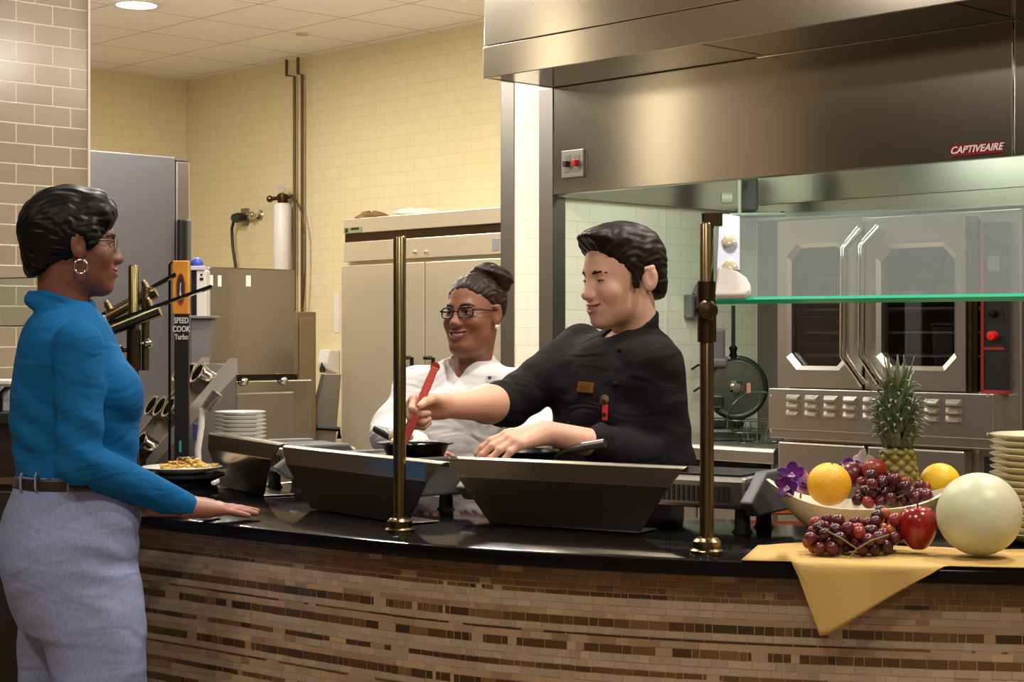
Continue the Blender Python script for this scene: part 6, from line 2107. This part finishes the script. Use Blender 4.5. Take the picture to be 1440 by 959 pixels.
# grapes
GR = [mat('grape_dark', (62, 24, 32), .28, sub=.15), mat('grape_red', (92, 30, 38), .28, sub=.15), mat('grape_bright', (140, 46, 42), .28, sub=.2), mat('grape_amber', (176, 92, 44), .28, sub=.2)]
GSTEM = mat('grape_stem', (104, 112, 52), .6)
gme = []
for m_ in GR:
    o = MB().ball((0, 0, 0), 1, 16, 12, (1, 1, 1.08)).build('grape', m_, None, smooth=True)
    gme.append(o.data); bpy.data.objects.remove(o)
def bunch(name, label, base, pts, r, seed, stemlines):
    o = thing(name, label, 'grapes', base)
    rr = random.Random(seed)
    for (p, mi) in pts:
        g = bpy.data.objects.new('grape', gme[mi])
        COL.objects.link(g)
        g.parent = o
        g.location = Vector(p) - Vector(base)
        s = r * rr.uniform(.9, 1.1)
        g.scale = (s, s, s)
        g.rotation_euler = (rr.uniform(-.7, .7), rr.uniform(-.7, .7), 0)
    mb = MB()
    for L_ in stemlines: mb.tube([Vector(p) - Vector(base) for p in L_], .0016, 6)
    mb.build('stem', GSTEM, o)
    return o
def relax(P, r, zf, it=120, g=.0004):
    P = np.array(P, float)
    for _ in range(it):
        D = P[:, None] - P[None]
        L_ = np.linalg.norm(D, axis=2) + np.eye(len(P)) * 9
        ov = np.clip(1.93 * r - L_, 0, None)
        P += (D / L_[..., None] * ov[..., None]).sum(1) * .25
        P[:, 2] -= g
        P[:, 2] = np.maximum(P[:, 2], zf + r)
    return P
rg = random.Random(21)
gr = .0122
P = []
for k in range(84):
    t = rg.random()
    px = 1139 + 122 * t
    y = 3.325 + rg.random() * .125
    top = float(np.interp(px, [1135, 1150, 1185, 1210, 1238, 1260], [.030, .046, .056, .034, .064, .046])) * (.5 + .5 * min(1, (y - 3.325) / .06))
    P.append(((px - 720) / F * y, y, CZT + gr + rg.random() * top))
P = relax(P, gr, CZT, 60, .00005)
Pf = []
for p in P:
    px_ = 720 + p[0] / p[1] * F
    mi = rg.choice((0, 0, 0, 1, 1, 1))
    if px_ > 1205 and p[2] > CZT + .04 and rg.random() < .6: mi = rg.choice((2, 3, 3))
    if px_ < 1150 and rg.random() < .4: mi = 2
    Pf.append((tuple(p), mi))
st1 = [[W(1185, 758, 3.30), W(1205, 772, 3.29), W(1225, 760, 3.29), W(1250, 752, 3.31)], [W(1205, 772, 3.29), W(1196, 782, 3.29)], [W(1150, 740, 3.33), W(1185, 758, 3.30)]]
bunch('grape_bunch', 'bunch of red grapes lying on the napkin before the bowl', (1200 - 720) / F * 3.37 * Vector((1, 0, 0)) + Vector((0, 3.37, CZT)), Pf, gr, 5, st1)
P = []
for k in range(46):
    px = rg.uniform(1206, 1306)
    y = 3.62 + rg.uniform(-.055, .05)
    t = (px - 1206) / 100
    P.append(((px - 720) / F * y, y, BWL.z + .078 + rg.random() * (.066 - .036 * t)))
P = relax(P, gr, BWL.z + .066, 50, .0001)
Pf = [(tuple(p), rg.choice((0, 0, 1, 1, 2))) for p in P]
bunch('grape_bunch', 'bunch of dark red grapes heaped inside the white bowl', (BWL.x, BWL.y, BWL.z + .05), Pf, gr, 6, [[W(1276, 668, 3.58), W(1281, 690, 3.56), W(1262, 700, 3.57)]])

# pineapple
PINE = W(1262, 700, 3.72); PINE.z = BWL.z + .046
pn = thing('pineapple', 'whole pineapple with a tall green leafy crown standing in the bowl', 'pineapple', PINE)
PR_, PH = .046, W(1262, 628, 3.72).z - PINE.z
v, f = [], []
NA, NR = 64, 56
for i in range(NR + 1):
    t = i / NR
    rr = PR_ * (.80 + .20 * math.sin(PI * min(1, t * 1.15 + .1))) * (1 if t < .93 else 1 - (t - .93) * 5)
    for k in range(NA):
        a = 2 * PI * k / NA
        u = a * 8 / (2 * PI)
        w1 = abs(math.sin(PI * (u + t * 6))) ; w2 = abs(math.sin(PI * (u - t * 6)))
        bmp = .007 * (w1 * w2) ** .5
        r = max(.001, rr + bmp - .003)
        v.append((r * math.cos(a), r * math.sin(a), PH * t))
for i in range(NR):
    for k in range(NA):
        k2 = (k + 1) % NA
        f.append((i * NA + k, i * NA + k2, (i + 1) * NA + k2, (i + 1) * NA + k))
f.append(list(range(NA))[::-1]); f.append([NR * NA + k for k in range(NA)])
cols = []
for p in v:
    a = math.atan2(p[1], p[0]); t = p[2] / PH; u = a * 8 / (2 * PI)
    w_ = (abs(math.sin(PI * (u + t * 6))) * abs(math.sin(PI * (u - t * 6)))) ** .5
    c = np.array(srgb((62, 58, 22))) * (1 - w_) + np.array(srgb((150, 132, 56))) * w_
    cols.append(c)
mesh_obj('rind', v, f, vmat('pineapple_rind', .5), pn, smooth=True, cols=np.array(cols))
# crown: spirals of stiff curved leaves
v, f, cols = [], [], []
rp_ = random.Random(9)
CH = W(1262, 500, 3.72).z - PINE.z - PH
NL = 120
for k in range(NL):
    t = k / (NL - 1)
    a = k * 2.39996 + rp_.uniform(-.2, .2)
    z0 = PH - .012 + CH * .66 * t
    L_ = .050 + .012 * rp_.random() + .030 * max(0, (t - .72) / .28)
    el0 = math.radians(50 + 26 * max(0, t - .6) / .4)
    curl = math.radians(-42 + 45 * t) if t < .85 else math.radians(rp_.uniform(-45, 10))
    rb = .026 + .010 * math.sin(PI * min(1, t * 1.1)) - .012 * t ** 3
    wd = .0115 * (1 - .25 * t)
    n0 = len(v)
    NSG = 7
    p = Vector((rb * math.cos(a), rb * math.sin(a), z0))
    g = srgb((62, 78, 44)) if rp_.random() < .6 else srgb((90, 104, 66))
    g2 = srgb((140, 148, 116))
    for i in range(NSG + 1):
        u = i / NSG
        el = el0 + (.35 + curl * 1.0) * u if t > .85 else el0 + math.radians(30) * min(u, .5) / .5 - math.radians(115) * max(0, u - .5) / .5
        dv = Vector((math.cos(a) * math.cos(el), math.sin(a) * math.cos(el), math.sin(el)))
        if i: p = p + dv * (L_ / NSG)
        sd = Vector((-math.sin(a), math.cos(a), 0))
        wv = wd * (1 - u) ** .7 + .0004
        up = sd.cross(dv)
        v += [p - sd * wv + up * wv * -.5, p + up * 0.0, p + sd * wv + up * wv * -.5]
        cc = [g[j] * (1 - u * .5) + g2[j] * u * .5 for j in range(3)]
        cols += [cc, [x * .8 for x in cc], cc]
    for i in range(NSG):
        b_ = n0 + 3 * i
        f += [(b_, b_ + 1, b_ + 4, b_ + 3), (b_ + 1, b_ + 2, b_ + 5, b_ + 4)]
cr = mesh_obj('leaf_crown', v, f, vmat('pineapple_leaf', .45), pn, smooth=True, cols=np.array(cols))
s = cr.modifiers.new('thick', 'SOLIDIFY'); s.thickness = .0012
MB().lathe([(0, PH - .02), (.03, PH - .02), (.028, PH + CH * .3), (.016, PH + CH * .75), (0, PH + CH * .8)], 20).build('crown_core', mat('core_green', (44, 58, 26), .7), pn, smooth=True)

# orchids
PURP = mat('orchid_purple', (112, 22, 132), .5, var=.4, vscale=60, vcol2=(76, 10, 104))
PINKW = mat('orchid_pale', (216, 178, 206), .5, var=.3, vscale=60, vcol2=(170, 60, 150))
def petal(mb, c, d, n, L_, w_, cup=.3):
    d, n = Vector(d).normalized(), Vector(n).normalized()
    s = d.cross(n).normalized(); n = s.cross(d)
    v, f = [], []
    for i in range(7):
        u = i / 6
        ww = w_ * math.sin(PI * (u * .86 + .10)) ** .8
        for j in (-1, -.5, 0, .5, 1):
            v.append(Vector(c) + d * L_ * u + s * ww * j + n * (cup * L_ * (u * u) * .5 + .12 * w_ * j * j))
    for i in range(6):
        for j in range(4): f.append((i * 5 + j, i * 5 + j + 1, (i + 1) * 5 + j + 1, (i + 1) * 5 + j))
    mb.add(v, f)
def orchid(label, c, face, size, seed, mats=(PURP, PINKW)):
    o = thing('orchid', label, 'flower', c)
    fz_ = Vector(face).normalized()
    x_ = fz_.cross(Vector((0, 0, 1))).normalized(); y_ = x_.cross(fz_)
    rr = random.Random(seed)
    for k in range(5):
        a = 2 * PI * k / 5 + .3 + rr.uniform(-.2, .2)
        mb = MB()
        petal(mb, (0, 0, 0), x_ * math.cos(a) + y_ * math.sin(a) + fz_ * .25, fz_, size * rr.uniform(1.0, 1.25), size * .5)
        p = mb.build('petal', mats[0], o, smooth=True)
        s = p.modifiers.new('thick', 'SOLIDIFY'); s.thickness = .0008
    mb = MB()
    petal(mb, fz_ * .002, -y_ + fz_ * .6, fz_, size * .6, size * .3, .8)
    mb.ball(fz_ * .005, size * .13, 10, 8)
    p = mb.build('lip', mats[1], o, smooth=True)
    MB().tube([(0, 0, 0), -fz_ * .02 - Vector((0, 0, .02)), -fz_ * .02 - Vector((0, 0, .045))], .002, 6).build('stalk', GSTEM, o)
    return o
orchid('purple orchid bloom standing highest at the tip of the bowl', W(1114, 667, 3.62), (-.3, -1, .35), .027, 1)
orchid('purple orchid bloom lowest on the rim tip of the bowl', W(1108, 684, 3.60), (-.6, -1, .0), .024, 2)
orchid('pale pink orchid bloom between the purple ones and the left orange', W(1129, 680, 3.62), (.1, -1, .4), .027, 3, (PINKW, PURP))
orchid('purple orchid bloom behind the left orange and the plum', W(1194, 660, 3.73), (-.2, -1, .5), .026, 4)
orchid('white orchid bloom standing against the pineapple leaves', W(1211, 650, 3.74), (.35, -1, .2), .024, 5, (mat('orchid_white', (226, 214, 214), .5), PINKW))
